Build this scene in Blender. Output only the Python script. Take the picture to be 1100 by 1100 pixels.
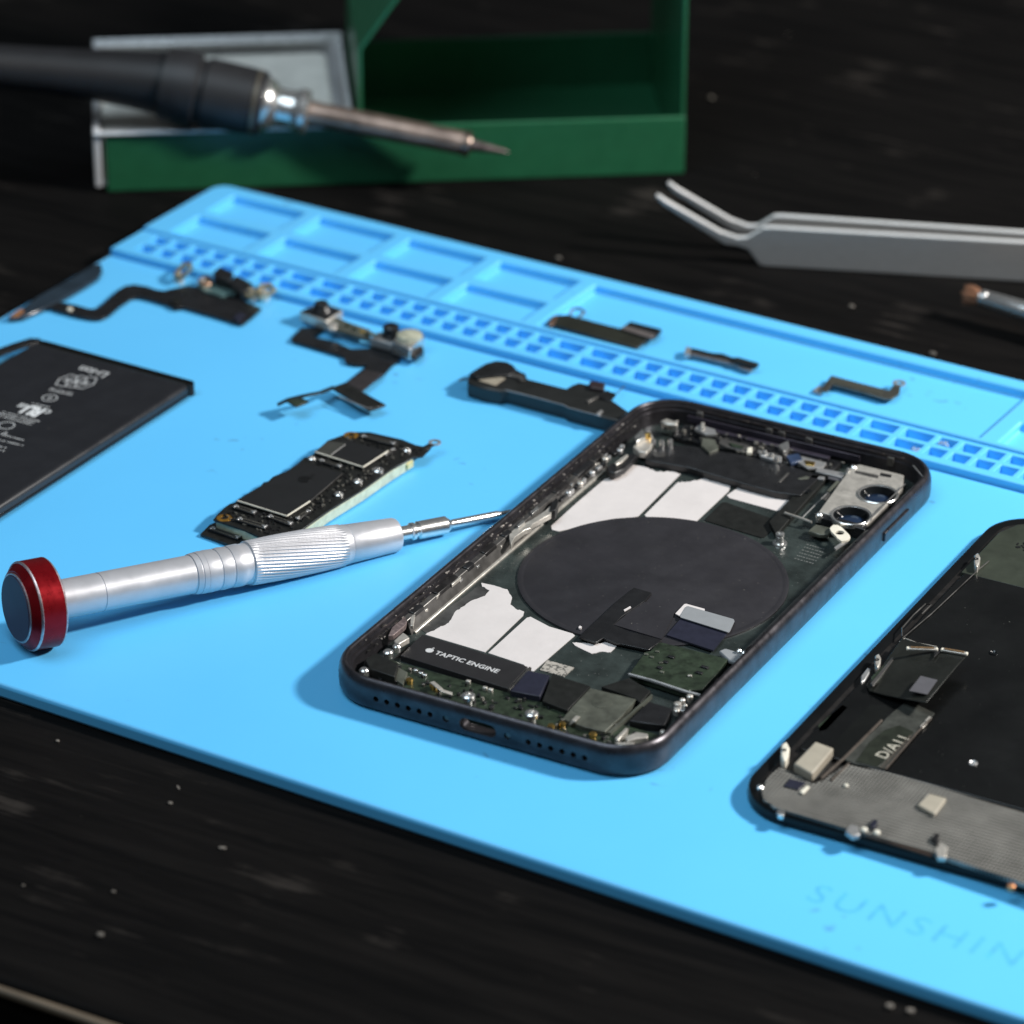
import bpy, bmesh, math, random
from mathutils import Vector, Matrix

random.seed(7)
S = bpy.context.scene
for o in list(bpy.data.objects):
    bpy.data.objects.remove(o)
MM = 0.001

# ------------------------------------------------------------------ camera
# x runs along the short side of the phone, y along its long side, z up from the mat's work surface; millimetres
F_PX, W_PX = 4257.7, 1100.0
YAW, PITCH, ROLL = -0.499024, 0.477456, 0.003876
CAM = Vector((335.781, -677.764, 409.232))
_f = Vector((math.sin(YAW)*math.cos(PITCH), math.cos(YAW)*math.cos(PITCH), -math.sin(PITCH)))
_r = Vector((math.cos(YAW), -math.sin(YAW), 0))
_u = _r.cross(_f)
RIGHT = math.cos(ROLL)*_r + math.sin(ROLL)*_u
UP = -math.sin(ROLL)*_r + math.cos(ROLL)*_u
FWD = _f
cd = bpy.data.cameras.new('camera')
cam = bpy.data.objects.new('camera', cd)
S.collection.objects.link(cam)
m = Matrix((RIGHT, UP, -FWD)).transposed().to_4x4()
m.translation = CAM*MM
cam.matrix_world = m
cd.sensor_width = 36.0
cd.lens = F_PX/W_PX*36.0
cd.clip_start = 0.05
cd.clip_end = 30
cd.dof.use_dof = True
cd.dof.focus_distance = 0.846
cd.dof.aperture_fstop = 15.5
cd.dof.aperture_blades = 0
S.camera = cam
S.render.resolution_x = S.render.resolution_y = 1024

# ------------------------------------------------------------------ light
wd = bpy.data.worlds.new('World')
S.world = wd
wd.use_nodes = True
wd.node_tree.nodes['Background'].inputs[0].default_value = (0.85, 0.92, 1.0, 1)
wd.node_tree.nodes['Background'].inputs[1].default_value = 0.07

def area(name, loc, target, size, power, col, shape='DISK'):
    d = bpy.data.lights.new(name, 'AREA')
    d.shape = shape
    d.size = size*MM
    d.energy = power
    d.color = col
    o = bpy.data.objects.new(name, d)
    S.collection.objects.link(o)
    o.location = Vector(loc)*MM
    o.rotation_euler = (Vector(target)-Vector(loc)).to_track_quat('-Z', 'Y').to_euler()
    return o

area('desk_lamp', (533, 285, 470), (0, 0, 0), 84, 9.3, (1.0, 0.965, 0.92))
area('fill_light', (-220, -480, 1350), (0, 0, 0), 1050, 12.0, (0.72, 0.88, 1.0))  # broad cool fill added to lift the shadows; no window is known here
S.view_settings.view_transform = 'Standard'
S.view_settings.look = 'None'
S.view_settings.exposure = 0
S.view_settings.gamma = 1
S.render.engine = 'CYCLES'

# ------------------------------------------------------------------ helpers
def P(x, y, z=0.0):
    """photo pixel -> point (mm) where that line of sight meets height z"""
    d = RIGHT*((x-550)/F_PX) - UP*((y-550)/F_PX) + FWD
    k = (z-CAM.z)/d.z
    return CAM + d*k

def PL(pts, z):
    return [P(x, y, z).to_2d() for x, y in pts]

MATS = {}
def mat(name, base, rough=0.5, metal=0.0, spec=0.5, vary=0.0, vscale=400, bump=0.0, bscale=1500,
        speck=None, rvary=0.0, coat=0.0, stretch=None, trans=0.0, aniso=0.0):
    """procedural material: base colour with large and fine variation, speckle, rough variation, bump"""
    if name in MATS:
        return MATS[name]
    m = bpy.data.materials.new(name)
    m.use_nodes = True
    nt = m.node_tree
    b = nt.nodes['Principled BSDF']
    b.inputs['Roughness'].default_value = rough
    b.inputs['Metallic'].default_value = metal
    b.inputs['Specular IOR Level'].default_value = spec
    b.inputs['Coat Weight'].default_value = coat
    b.inputs['Coat Roughness'].default_value = 0.12
    b.inputs['Transmission Weight'].default_value = trans
    b.inputs['Anisotropic'].default_value = aniso
    b.inputs['Base Color'].default_value = (*base, 1)
    tc = nt.nodes.new('ShaderNodeTexCoord')
    mp = nt.nodes.new('ShaderNodeMapping')
    nt.links.new(tc.outputs['Object'], mp.inputs['Vector'])
    if stretch:
        mp.inputs['Scale'].default_value = stretch
    def noise(scale, detail=4, rgh=0.6):
        n = nt.nodes.new('ShaderNodeTexNoise')
        n.inputs['Scale'].default_value = scale
        n.inputs['Detail'].default_value = detail
        n.inputs['Roughness'].default_value = rgh
        nt.links.new(mp.outputs['Vector'], n.inputs['Vector'])
        return n
    col = None
    if vary > 0:
        n = noise(vscale)
        rp = nt.nodes.new('ShaderNodeValToRGB')
        rp.color_ramp.elements[0].position = 0.3
        rp.color_ramp.elements[1].position = 0.72
        rp.color_ramp.elements[0].color = (*[c*(1-vary) for c in base], 1)
        rp.color_ramp.elements[1].color = (*[min(1, c*(1+vary)) for c in base], 1)
        nt.links.new(n.outputs['Fac'], rp.inputs['Fac'])
        col = rp.outputs['Color']
    if speck:
        sc, thr, scol = speck
        n = noise(sc, 2, 0.5)
        rp = nt.nodes.new('ShaderNodeValToRGB')
        rp.color_ramp.elements[0].position = thr
        rp.color_ramp.elements[1].position = min(1, thr+0.05)
        nt.links.new(n.outputs['Fac'], rp.inputs['Fac'])
        mx = nt.nodes.new('ShaderNodeMix')
        mx.data_type = 'RGBA'
        nt.links.new(rp.outputs['Color'], mx.inputs['Factor'])
        if col:
            nt.links.new(col, mx.inputs['A'])
        else:
            mx.inputs['A'].default_value = (*base, 1)
        mx.inputs['B'].default_value = (*scol, 1)
        col = mx.outputs['Result']
    if col:
        nt.links.new(col, b.inputs['Base Color'])
    if rvary > 0:
        n = noise(vscale*1.7)
        mr = nt.nodes.new('ShaderNodeMapRange')
        mr.inputs['From Min'].default_value = 0.3
        mr.inputs['From Max'].default_value = 0.7
        mr.inputs['To Min'].default_value = max(0.02, rough-rvary)
        mr.inputs['To Max'].default_value = min(1, rough+rvary)
        nt.links.new(n.outputs['Fac'], mr.inputs['Value'])
        nt.links.new(mr.outputs['Result'], b.inputs['Roughness'])
    if bump > 0:
        n = noise(bscale, 3)
        bp = nt.nodes.new('ShaderNodeBump')
        bp.inputs['Strength'].default_value = bump
        bp.inputs['Distance'].default_value = 0.0003
        nt.links.new(n.outputs['Fac'], bp.inputs['Height'])
        nt.links.new(bp.outputs['Normal'], b.inputs['Normal'])
    MATS[name] = m
    return m

class Thing:
    def __init__(self, name, label, cat, loc=(0, 0, 0), group=None):
        o = bpy.data.objects.new(name, None)
        o.empty_display_size = 0.01
        S.collection.objects.link(o)
        self.loc = Vector(loc)
        o.location = self.loc*MM
        o['label'] = label
        o['category'] = cat
        if group:
            o['group'] = group
        self.o = o
    def part(self, name, bm, material, parent=None, bevel=0.0, segs=2, smooth=35, label=None):
        o = mesh_obj(name, bm, material, self.loc, bevel, segs, smooth)
        o.parent = parent if parent else self.o
        if label:
            o['label'] = label
        return o

def mesh_obj(name, bm, material, loc=Vector((0, 0, 0)), bevel=0.0, segs=2, smooth=35):
    if not isinstance(bm, bpy.types.Mesh):
        bmesh.ops.recalc_face_normals(bm, faces=bm.faces[:])
        for v in bm.verts:
            v.co = (v.co-loc)*MM
        me = bpy.data.meshes.new(name)
        bm.to_mesh(me)
        bm.free()
    else:
        me = bm
    for p in me.polygons:
        p.use_smooth = True
    me.set_sharp_from_angle(angle=math.radians(smooth))
    me.materials.append(material)
    o = bpy.data.objects.new(name, me)
    S.collection.objects.link(o)
    if bevel > 0:
        b = o.modifiers.new('bevel', 'BEVEL')
        b.width = bevel*MM
        b.segments = segs
        b.limit_method = 'ANGLE'
        b.angle_limit = math.radians(40)
        b.harden_normals = False
    return o

def B():
    return bmesh.new()

def prism(bm, pts, z0, z1, z1b=None):
    """vertical extrusion of a 2-D outline (mm); z1b makes the top tilt: z1 at first point .. per-point list"""
    n = len(pts)
    tops = z1 if isinstance(z1, (list, tuple)) else [z1]*n
    bots = z0 if isinstance(z0, (list, tuple)) else [z0]*n
    lo = [bm.verts.new((p[0], p[1], b)) for p, b in zip(pts, bots)]
    hi = [bm.verts.new((p[0], p[1], t)) for p, t in zip(pts, tops)]
    bm.faces.new(hi)
    bm.faces.new(lo[::-1])
    for i in range(n):
        j = (i+1) % n
        bm.faces.new((lo[i], lo[j], hi[j], hi[i]))
    return bm

def pp(pts, ztop, thick, bm=None):
    """outline given in photo pixels, lying at height ztop, extruded down"""
    return prism(bm or B(), PL(pts, ztop), ztop-thick, ztop)

def box(bm, c, s, rz=0.0, M=None):
    r = Matrix.Rotation(rz, 4, 'Z')
    T = Matrix.Translation(Vector(c)) @ r @ Matrix.Diagonal((*s, 1))
    if M is not None:
        T = M @ T
    bmesh.ops.create_cube(bm, size=1, matrix=T)
    return bm

def frame_of(p0, p1):
    a = (Vector(p1)-Vector(p0))
    L = a.length
    a.normalize()
    t = Vector((0, 0, 1)) if abs(a.z) < 0.9 else Vector((1, 0, 0))
    e1 = a.cross(t).normalized()
    e2 = e1.cross(a).normalized()
    return a, e1, e2, L

def lathe(bm, p0, p1, prof, n=32, caps=True):
    """revolve (distance along, radius) about the axis p0->p1"""
    a, e1, e2, L = frame_of(p0, p1)
    p0 = Vector(p0)
    rings = []
    for d, r in prof:
        c = p0+a*d
        if r < 1e-4:
            rings.append([bm.verts.new(c)])
        else:
            rings.append([bm.verts.new(c+(e1*math.cos(2*math.pi*k/n)+e2*math.sin(2*math.pi*k/n))*r) for k in range(n)])
    for A, C in zip(rings, rings[1:]):
        for k in range(n):
            j = (k+1) % n
            if len(A) == 1 and len(C) == 1:
                continue
            if len(A) == 1:
                bm.faces.new((A[0], C[k], C[j]))
            elif len(C) == 1:
                bm.faces.new((A[k], A[j], C[0]))
            else:
                bm.faces.new((A[k], A[j], C[j], C[k]))
    for R in (rings[0], rings[-1]):
        if len(R) > 2 and caps:
            bm.faces.new(R)
    return bm

def cyl(bm, x, y, z0, z1, r, n=20):
    return lathe(bm, (x, y, z0), (x, y, z1), [(0, r), (abs(z1-z0), r)], n)

def tube(bm, pts, r, n=8):
    """tube through 3-D points; r a number or list"""
    pts = [Vector(p) for p in pts]
    rr = r if isinstance(r, (list, tuple)) else [r]*len(pts)
    rings = []
    up = Vector((0, 0, 1))
    for i, p in enumerate(pts):
        t = (pts[min(i+1, len(pts)-1)]-pts[max(i-1, 0)]).normalized()
        u = up if abs(t.z) < 0.9 else Vector((1, 0, 0))
        e1 = t.cross(u).normalized()
        e2 = e1.cross(t)
        rings.append([bm.verts.new(p+(e1*math.cos(2*math.pi*k/n)+e2*math.sin(2*math.pi*k/n))*rr[i]) for k in range(n)])
    for A, C in zip(rings, rings[1:]):
        for k in range(n):
            j = (k+1) % n
            bm.faces.new((A[k], A[j], C[j], C[k]))
    bm.faces.new(rings[0])
    bm.faces.new(rings[-1])
    return bm

def ribbon(bm, pts, w, th):
    """flat strip through 3-D points, width w (horizontal), thickness th"""
    pts = [Vector(p) for p in pts]
    rings = []
    for i, p in enumerate(pts):
        t = (pts[min(i+1, len(pts)-1)]-pts[max(i-1, 0)])
        t.z = 0
        t.normalize()
        sd = Vector((-t.y, t.x, 0))*(w/2)
        dz = Vector((0, 0, th))
        rings.append([bm.verts.new(q) for q in (p-sd, p+sd, p+sd-dz, p-sd-dz)])
    for A, C in zip(rings, rings[1:]):
        for k in range(4):
            j = (k+1) % 4
            bm.faces.new((A[k], A[j], C[j], C[k]))
    bm.faces.new(rings[0])
    bm.faces.new(rings[-1])
    return bm

def rrect(x0, y0, x1, y1, r, n=8, inset=0.0):
    x0, y0, x1, y1 = x0+inset, y0+inset, x1-inset, y1-inset
    r = max(0.2, r-inset)
    out = []
    for cx, cy, a0 in ((x1-r, y1-r, 0), (x0+r, y1-r, 90), (x0+r, y0+r, 180), (x1-r, y0+r, 270)):
        for k in range(n+1):
            a = math.radians(a0+90*k/n)
            out.append((cx+r*math.cos(a), cy+r*math.sin(a)))
    return out

def sweep_rrect(bm, x0, y0, x1, y1, r, prof, n=10, closed=True):
    """profile of (inset, z) carried round a rounded rectangle"""
    loops = []
    for ins, z in prof:
        loops.append([bm.verts.new((p[0], p[1], z)) for p in rrect(x0, y0, x1, y1, r, n, ins)])
    pairs = list(zip(loops, loops[1:]))
    if closed:
        pairs.append((loops[-1], loops[0]))
    for A, C in pairs:
        N = len(A)
        for k in range(N):
            j = (k+1) % N
            bm.faces.new((A[k], A[j], C[j], C[k]))
    return bm

def text_mesh(s, size, loc, rz, th=0.03, tilt=None, align='CENTER', spacing=1.0, base=Vector((0, 0, 0)), bold=0.0, sxy=(1, 1)):
    c = bpy.data.curves.new('lettering', 'FONT')
    c.body = s
    c.size = size*MM
    c.extrude = th*MM
    c.align_x = align
    c.align_y = 'CENTER'
    c.space_character = spacing
    c.resolution_u = 3
    c.offset = bold*size*MM
    o = bpy.data.objects.new('lettering', c)
    S.collection.objects.link(o)
    dg = bpy.context.evaluated_depsgraph_get()
    me = bpy.data.meshes.new_from_object(o.evaluated_get(dg))
    bpy.data.objects.remove(o)
    bpy.data.curves.remove(c)
    me.transform(Matrix.Translation((Vector(loc)-base)*MM) @ Matrix.Rotation(rz, 4, 'Z') @ Matrix.Diagonal((sxy[0], sxy[1], 1, 1)))
    return me

def tag(o, label=None, cat=None, kind=None, group=None):
    if label: o['label'] = label
    if cat: o['category'] = cat
    if kind: o['kind'] = kind
    if group: o['group'] = group
    return o

# ------------------------------------------------------------------ materials
def mat_table():
    m = bpy.data.materials.new('black_brown_wood')
    m.use_nodes = True
    nt = m.node_tree
    b = nt.nodes['Principled BSDF']
    N, L = nt.nodes.new, nt.links.new
    tc = N('ShaderNodeTexCoord')
    mp = N('ShaderNodeMapping')
    mp.inputs['Scale'].default_value = (9, 120, 60)
    L(tc.outputs['Object'], mp.inputs['Vector'])
    n1 = N('ShaderNodeTexNoise'); n1.inputs['Scale'].default_value = 2.4; n1.inputs['Detail'].default_value = 6
    n1.inputs['Roughness'].default_value = 0.65; n1.inputs['Distortion'].default_value = 0.4
    L(mp.outputs['Vector'], n1.inputs['Vector'])
    r1 = N('ShaderNodeValToRGB')
    e = r1.color_ramp.elements
    e[0].position = 0.36; e[0].color = (0.0036, 0.0034, 0.0034, 1)
    e[1].position = 0.66; e[1].color = (0.0078, 0.0070, 0.0066, 1)
    L(n1.outputs['Fac'], r1.inputs['Fac'])
    # scuffs: pale worn streaks
    n2 = N('ShaderNodeTexNoise'); n2.inputs['Scale'].default_value = 1.9; n2.inputs['Detail'].default_value = 5
    n2.inputs['Roughness'].default_value = 0.7
    L(mp.outputs['Vector'], n2.inputs['Vector'])
    n3 = N('ShaderNodeTexNoise'); n3.inputs['Scale'].default_value = 42; n3.inputs['Detail'].default_value = 5
    L(tc.outputs['Object'], n3.inputs['Vector'])
    mu = N('ShaderNodeMath'); mu.operation = 'MULTIPLY'
    L(n2.outputs['Fac'], mu.inputs[0]); L(n3.outputs['Fac'], mu.inputs[1])
    r2 = N('ShaderNodeValToRGB')
    e = r2.color_ramp.elements
    e[0].position = 0.33; e[0].color = (0, 0, 0, 1)
    e[1].position = 0.50; e[1].color = (0.75, 0.75, 0.75, 1)
    L(mu.outputs['Value'], r2.inputs['Fac'])
    mx = N('ShaderNodeMix'); mx.data_type = 'RGBA'
    L(r2.outputs['Color'], mx.inputs['Factor'])
    L(r1.outputs['Color'], mx.inputs['A'])
    mx.inputs['B'].default_value = (0.050, 0.043, 0.038, 1)
    L(mx.outputs['Result'], b.inputs['Base Color'])
    mr = N('ShaderNodeMapRange')
    mr.inputs['To Min'].default_value = 0.5; mr.inputs['To Max'].default_value = 0.72
    L(n3.outputs['Fac'], mr.inputs['Value'])
    L(mr.outputs['Result'], b.inputs['Roughness'])
    b.inputs['Specular IOR Level'].default_value = 0.035
    bp = N('ShaderNodeBump'); bp.inputs['Strength'].default_value = 0.25; bp.inputs['Distance'].default_value = 0.0005
    L(n1.outputs['Fac'], bp.inputs['Height'])
    L(bp.outputs['Normal'], b.inputs['Normal'])
    return m

def mat_silicone():
    m = bpy.data.materials.new('blue_silicone')
    m.use_nodes = True
    nt = m.node_tree
    b = nt.nodes['Principled BSDF']
    N, L = nt.nodes.new, nt.links.new
    tc = N('ShaderNodeTexCoord')
    n1 = N('ShaderNodeTexNoise'); n1.inputs['Scale'].default_value = 11; n1.inputs['Detail'].default_value = 7
    L(tc.outputs['Object'], n1.inputs['Vector'])
    r1 = N('ShaderNodeValToRGB')
    e = r1.color_ramp.elements
    e[0].position = 0.3; e[0].color = (0.076, 0.490, 0.90, 1)
    e[1].position = 0.7; e[1].color = (0.094, 0.535, 0.95, 1)
    L(n1.outputs['Fac'], r1.inputs['Fac'])
    # dark specks and smudges of dirt
    n2 = N('ShaderNodeTexNoise'); n2.inputs['Scale'].default_value = 260; n2.inputs['Detail'].default_value = 1
    L(tc.outputs['Object'], n2.inputs['Vector'])
    n4 = N('ShaderNodeTexNoise'); n4.inputs['Scale'].default_value = 30; n4.inputs['Detail'].default_value = 3
    L(tc.outputs['Object'], n4.inputs['Vector'])
    mu = N('ShaderNodeMath'); mu.operation = 'MULTIPLY'
    L(n2.outputs['Fac'], mu.inputs[0]); L(n4.outputs['Fac'], mu.inputs[1])
    r2 = N('ShaderNodeValToRGB')
    e = r2.color_ramp.elements
    e[0].position = 0.425; e[0].color = (0, 0, 0, 1)
    e[1].position = 0.50; e[1].color = (0.5, 0.5, 0.5, 1)
    L(mu.outputs['Value'], r2.inputs['Fac'])
    mx = N('ShaderNodeMix'); mx.data_type = 'RGBA'
    L(r2.outputs['Color'], mx.inputs['Factor'])
    L(r1.outputs['Color'], mx.inputs['A'])
    mx.inputs['B'].default_value = (0.03, 0.14, 0.28, 1)
    L(mx.outputs['Result'], b.inputs['Base Color'])
    b.inputs['Roughness'].default_value = 0.52
    b.inputs['Specular IOR Level'].default_value = 1.0
    b.inputs['Sheen Weight'].default_value = 0.15
    b.inputs['Sheen Roughness'].default_value = 0.5
    n5 = N('ShaderNodeTexNoise'); n5.inputs['Scale'].default_value = 2600; n5.inputs['Detail'].default_value = 2
    L(tc.outputs['Object'], n5.inputs['Vector'])
    bp = N('ShaderNodeBump'); bp.inputs['Strength'].default_value = 0.10; bp.inputs['Distance'].default_value = 0.0002
    L(n5.outputs['Fac'], bp.inputs['Height'])
    L(bp.outputs['Normal'], b.inputs['Normal'])
    return m

def mat_mesh_foil():
    m = bpy.data.materials.new('woven_grey_foil')
    m.use_nodes = True
    nt = m.node_tree
    b = nt.nodes['Principled BSDF']
    N, L = nt.nodes.new, nt.links.new
    tc = N('ShaderNodeTexCoord')
    sx = N('ShaderNodeSeparateXYZ')
    L(tc.outputs['Object'], sx.inputs['Vector'])
    outs = []
    for ax in 'XY':
        w = N('ShaderNodeMath'); w.operation = 'MULTIPLY'; w.inputs[1].default_value = 2*math.pi/(0.00078 if ax == 'X' else 0.0011)
        L(sx.outputs[ax], w.inputs[0])
        s = N('ShaderNodeMath'); s.operation = 'SINE'
        L(w.outputs['Value'], s.inputs[0])
        outs.append(s)
    ad = N('ShaderNodeMath'); ad.operation = 'ADD'
    L(outs[0].outputs['Value'], ad.inputs[0]); L(outs[1].outputs['Value'], ad.inputs[1])
    mr = N('ShaderNodeMapRange'); mr.inputs['From Min'].default_value = -0.9; mr.inputs['From Max'].default_value = 1.3
    L(ad.outputs['Value'], mr.inputs['Value'])
    r = N('ShaderNodeValToRGB')
    r.color_ramp.elements[0].color = (0.018, 0.018, 0.016, 1)
    r.color_ramp.elements[1].color = (0.40, 0.385, 0.35, 1)
    L(mr.outputs['Result'], r.inputs['Fac'])
    n = N('ShaderNodeTexNoise'); n.inputs['Scale'].default_value = 160; n.inputs['Detail'].default_value = 5
    L(tc.outputs['Object'], n.inputs['Vector'])
    mx = N('ShaderNodeMix'); mx.data_type = 'RGBA'; mx.blend_type = 'MULTIPLY'; mx.inputs['Factor'].default_value = 0.55
    L(r.outputs['Color'], mx.inputs['A'])
    r2 = N('ShaderNodeValToRGB')
    r2.color_ramp.elements[0].position = 0.3; r2.color_ramp.elements[0].color = (0.35, 0.35, 0.35, 1)
    r2.color_ramp.elements[1].position = 0.65
    L(n.outputs['Fac'], r2.inputs['Fac'])
    L(r2.outputs['Color'], mx.inputs['B'])
    L(mx.outputs['Result'], b.inputs['Base Color'])
    b.inputs['Metallic'].default_value = 0.35
    b.inputs['Roughness'].default_value = 0.52
    return m

TABLE = mat_table()
SILI = mat_silicone()
FOIL = mat_mesh_foil()
ANOD = mat('space_grey_anodised', (0.060, 0.056, 0.062), 0.33, 0.75, vary=0.3, vscale=260, rvary=0.08)
CHASS = mat('worn_chassis_metal', (0.13, 0.124, 0.118), 0.4, 0.65, vary=0.45, vscale=200, rvary=0.1)
BACK = mat('dark_glossy_backplate', (0.028, 0.036, 0.034), 0.27, 0.0, 0.5, vary=0.5, vscale=150, rvary=0.10, speck=(1600, 0.71, (0.14, 0.14, 0.13)))
COIL = mat('charcoal_coil_film', (0.022, 0.021, 0.0245), 0.46, 0.0, 0.45, vary=0.18, vscale=120, bump=0.05, bscale=4200, rvary=0.08, speck=(1500, 0.715, (0.12, 0.11, 0.10)))
PAPER = mat('torn_white_film', (0.61, 0.565, 0.55), 0.5, 0, 0.4, vary=0.05, vscale=120, bump=0.35, bscale=190)
BLACKP = mat('black_plastic', (0.012, 0.012, 0.013), 0.34, 0, 0.5, vary=0.3, vscale=300, bump=0.05, bscale=3000, rvary=0.1)
BLACKM = mat('black_matt_film', (0.010, 0.0105, 0.0095), 0.5, 0, 0.35, vary=0.25, vscale=300, rvary=0.1)
BLACKG = mat('black_glass', (0.006, 0.007, 0.008), 0.10, 0, 0.5, vary=0.4, vscale=90, rvary=0.05)
GREYST = mat('grey_sticker', (0.24, 0.25, 0.26), 0.5, 0, 0.4, vary=0.05)
DGREYST = mat('dark_grey_sticker', (0.085, 0.083, 0.092), 0.5, 0, 0.4, vary=0.08)
NAVY = mat('navy_film', (0.017, 0.018, 0.032), 0.4, 0, 0.5, vary=0.2)
STEEL = mat('bright_steel', (0.74, 0.73, 0.71), 0.24, 0.9, vary=0.05, vscale=500, rvary=0.04)
STEELR = mat('brushed_steel', (0.46, 0.455, 0.45), 0.4, 0.7, vary=0.12, vscale=500, rvary=0.08)
NICKEL = mat('pale_nickel', (0.60, 0.565, 0.51), 0.36, 0.6, vary=0.2, vscale=450, rvary=0.1)
GOLD = mat('gold_contact', (0.78, 0.52, 0.16), 0.3, 1.0, vary=0.15)
PCBD = mat('black_circuit_board', (0.011, 0.011, 0.010), 0.38, 0, 0.5, vary=0.5, vscale=900, bump=0.05, bscale=2400, speck=(2600, 0.70, (0.16, 0.15, 0.12)))
PCBG = mat('dark_green_circuit_board', (0.022, 0.032, 0.020), 0.36, 0, 0.5, vary=0.55, vscale=420, bump=0.05, bscale=1500, rvary=0.12)
PCBE = mat('pale_green_board_edge', (0.52, 0.56, 0.42), 0.5, 0, 0.4, vary=0.2, vscale=500)
OLIVE = mat('olive_grey_foil', (0.10, 0.105, 0.085), 0.4, 0.25, 0.5, vary=0.5, vscale=170, rvary=0.12)
BEIGE = mat('beige_ceramic', (0.34, 0.305, 0.245), 0.5, 0, 0.4, vary=0.1, vscale=300)
CREAM = mat('cream_plastic', (0.68, 0.64, 0.54), 0.45, 0, 0.4, vary=0.08)
PRINT = mat('pale_grey_print', (0.50, 0.50, 0.50), 0.55)
PRINTD = mat('dim_grey_print', (0.11, 0.115, 0.11), 0.55)
SPECKLE = mat('speckled_label', (0.36, 0.33, 0.29), 0.6, vary=0.2, speck=(1500, 0.52, (0.10, 0.095, 0.085)))
FLEX = mat('black_flex_ribbon', (0.011, 0.011, 0.012), 0.32, 0, 0.5, vary=0.3, vscale=200, rvary=0.12)
BATT = mat('battery_wrap', (0.0135, 0.0138, 0.0165), 0.40, 0, 0.5, vary=0.12, vscale=120, bump=0.02, bscale=2200, rvary=0.08, speck=(900, 0.76, (0.13, 0.11, 0.09)))
ALU = mat('satin_aluminium', (0.56, 0.555, 0.58), 0.40, 0.5, vary=0.06, vscale=160, rvary=0.05)
RED = mat('red_anodised', (0.34, 0.008, 0.014), 0.30, 0.75, vary=0.15, vscale=300, rvary=0.06)
CAPF = mat('cap_end_disc', (0.050, 0.030, 0.055), 0.5, 0.2, vary=0.25, vscale=120)
EDGEW = mat('worn_silver_edge', (0.62, 0.50, 0.50), 0.4, 0.9, vary=0.4, vscale=900)
GREEN = mat('green_hammered_paint', (0.016, 0.108, 0.048), 0.36, 0, 0.5, vary=0.08, vscale=200, bump=0.03, bscale=700, rvary=0.05)
TRAYM = mat('zinc_plate', (0.78, 0.78, 0.79), 0.32, 0.35, vary=0.1, vscale=90, rvary=0.1)
SPONGE = mat('pale_sponge', (0.78, 0.75, 0.69), 0.9, 0, 0.2, vary=0.12, vscale=120, bump=0.6, bscale=700)
GRIPM = mat('dark_grip_rubber', (0.011, 0.011, 0.0125), 0.5, 0, 0.4, vary=0.2, vscale=90)
SHAFT = mat('heat_tinted_steel', (0.34, 0.25, 0.205), 0.38, 0.8, vary=0.4, vscale=140, rvary=0.1)
TIPM = mat('oxidised_tip', (0.16, 0.13, 0.125), 0.42, 0.8, vary=0.4, vscale=400)
BRIST = mat('brown_bristle', (0.32, 0.15, 0.08), 0.6, 0, 0.3, vary=0.4, vscale=900)
LENS = mat('blue_lens_glass', (0.010, 0.022, 0.050), 0.05, 0, 0.8, coat=0.8)

# ------------------------------------------------------------------ table and floor
TZ = -3.5
bm = B()
prism(bm, [(-1500, -188), (1500, -188), (1500, 1800), (-1500, 1800)], TZ-28, TZ)
table = tag(mesh_obj('table', bm, TABLE, bevel=1.6, segs=3), kind='structure')
EDGEB = mat('worn_table_edge', (0.11, 0.082, 0.055), 0.6, vary=0.8, vscale=60, stretch=(0.4, 3, 3))
bm = B()
box(bm, (0, -188.9, TZ-1.6), (2990, 1.6, 1.6))
ed = mesh_obj('edge_banding', bm, EDGEB, bevel=0.5)
ed.parent = table
bm = B()
prism(bm, [(-3000, -3000), (3000, -3000), (3000, 3000), (-3000, 3000)], -760, -740)
tag(mesh_obj('floor', bm, mat('dark_floor', (0.008, 0.008, 0.008), 0.8, vary=0.3, vscale=3)), kind='structure')

# ------------------------------------------------------------------ repair mat
MA = -0.043
# the mat's own axes: s along its long side from its left edge, t from its front edge
MU = Vector((math.cos(MA), math.sin(MA), 0))
MV = Vector((-math.sin(MA), math.cos(MA), 0))
M0 = MU*(-205.946)+MV*(-106.987)
def st(s, t, z=0.0):
    p = M0+MU*s+MV*t
    return Vector((p.x, p.y, z))

def relief(s0, t0, s1, t1, zb, zt, holes):
    """block with rectangular recesses (s0,t0,s1,t1,zfloor)"""
    bm = B()
    xs = sorted({s0, s1, *[h[0] for h in holes], *[h[2] for h in holes]})
    ys = sorted({t0, t1, *[h[1] for h in holes], *[h[3] for h in holes]})
    V = {}
    def v(i, j, z):
        k = (i, j, round(z, 3))
        if k not in V:
            V[k] = bm.verts.new(st(xs[i], ys[j], z))
        return V[k]
    nx, ny = len(xs)-1, len(ys)-1
    H = [[zt]*ny for _ in range(nx)]
    for i in range(nx):
        cx = (xs[i]+xs[i+1])/2
        for j in range(ny):
            cy = (ys[j]+ys[j+1])/2
            for h in holes:
                if h[0] < cx < h[2] and h[1] < cy < h[3]:
                    H[i][j] = h[4]
    for i in range(nx):
        for j in range(ny):
            z = H[i][j]
            bm.faces.new((v(i, j, z), v(i+1, j, z), v(i+1, j+1, z), v(i, j+1, z)))
            bm.faces.new((v(i, j, zb), v(i, j+1, zb), v(i+1, j+1, zb), v(i+1, j, zb)))
            for (di, dj, a, c) in ((1, 0, (i+1, j), (i+1, j+1)), (0, 1, (i+1, j+1), (i, j+1)), (-1, 0, (i, j+1), (i, j)), (0, -1, (i, j), (i+1, j))):
                ii, jj = i+di, j+dj
                inside = 0 <= ii < nx and 0 <= jj < ny
                z2 = H[ii][jj] if inside else zb
                if z2 < z-1e-6:
                    bm.faces.new((v(*a, z), v(*c, z), v(*c, z2), v(*a, z2)))
    return bm, V, xs, ys

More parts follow.
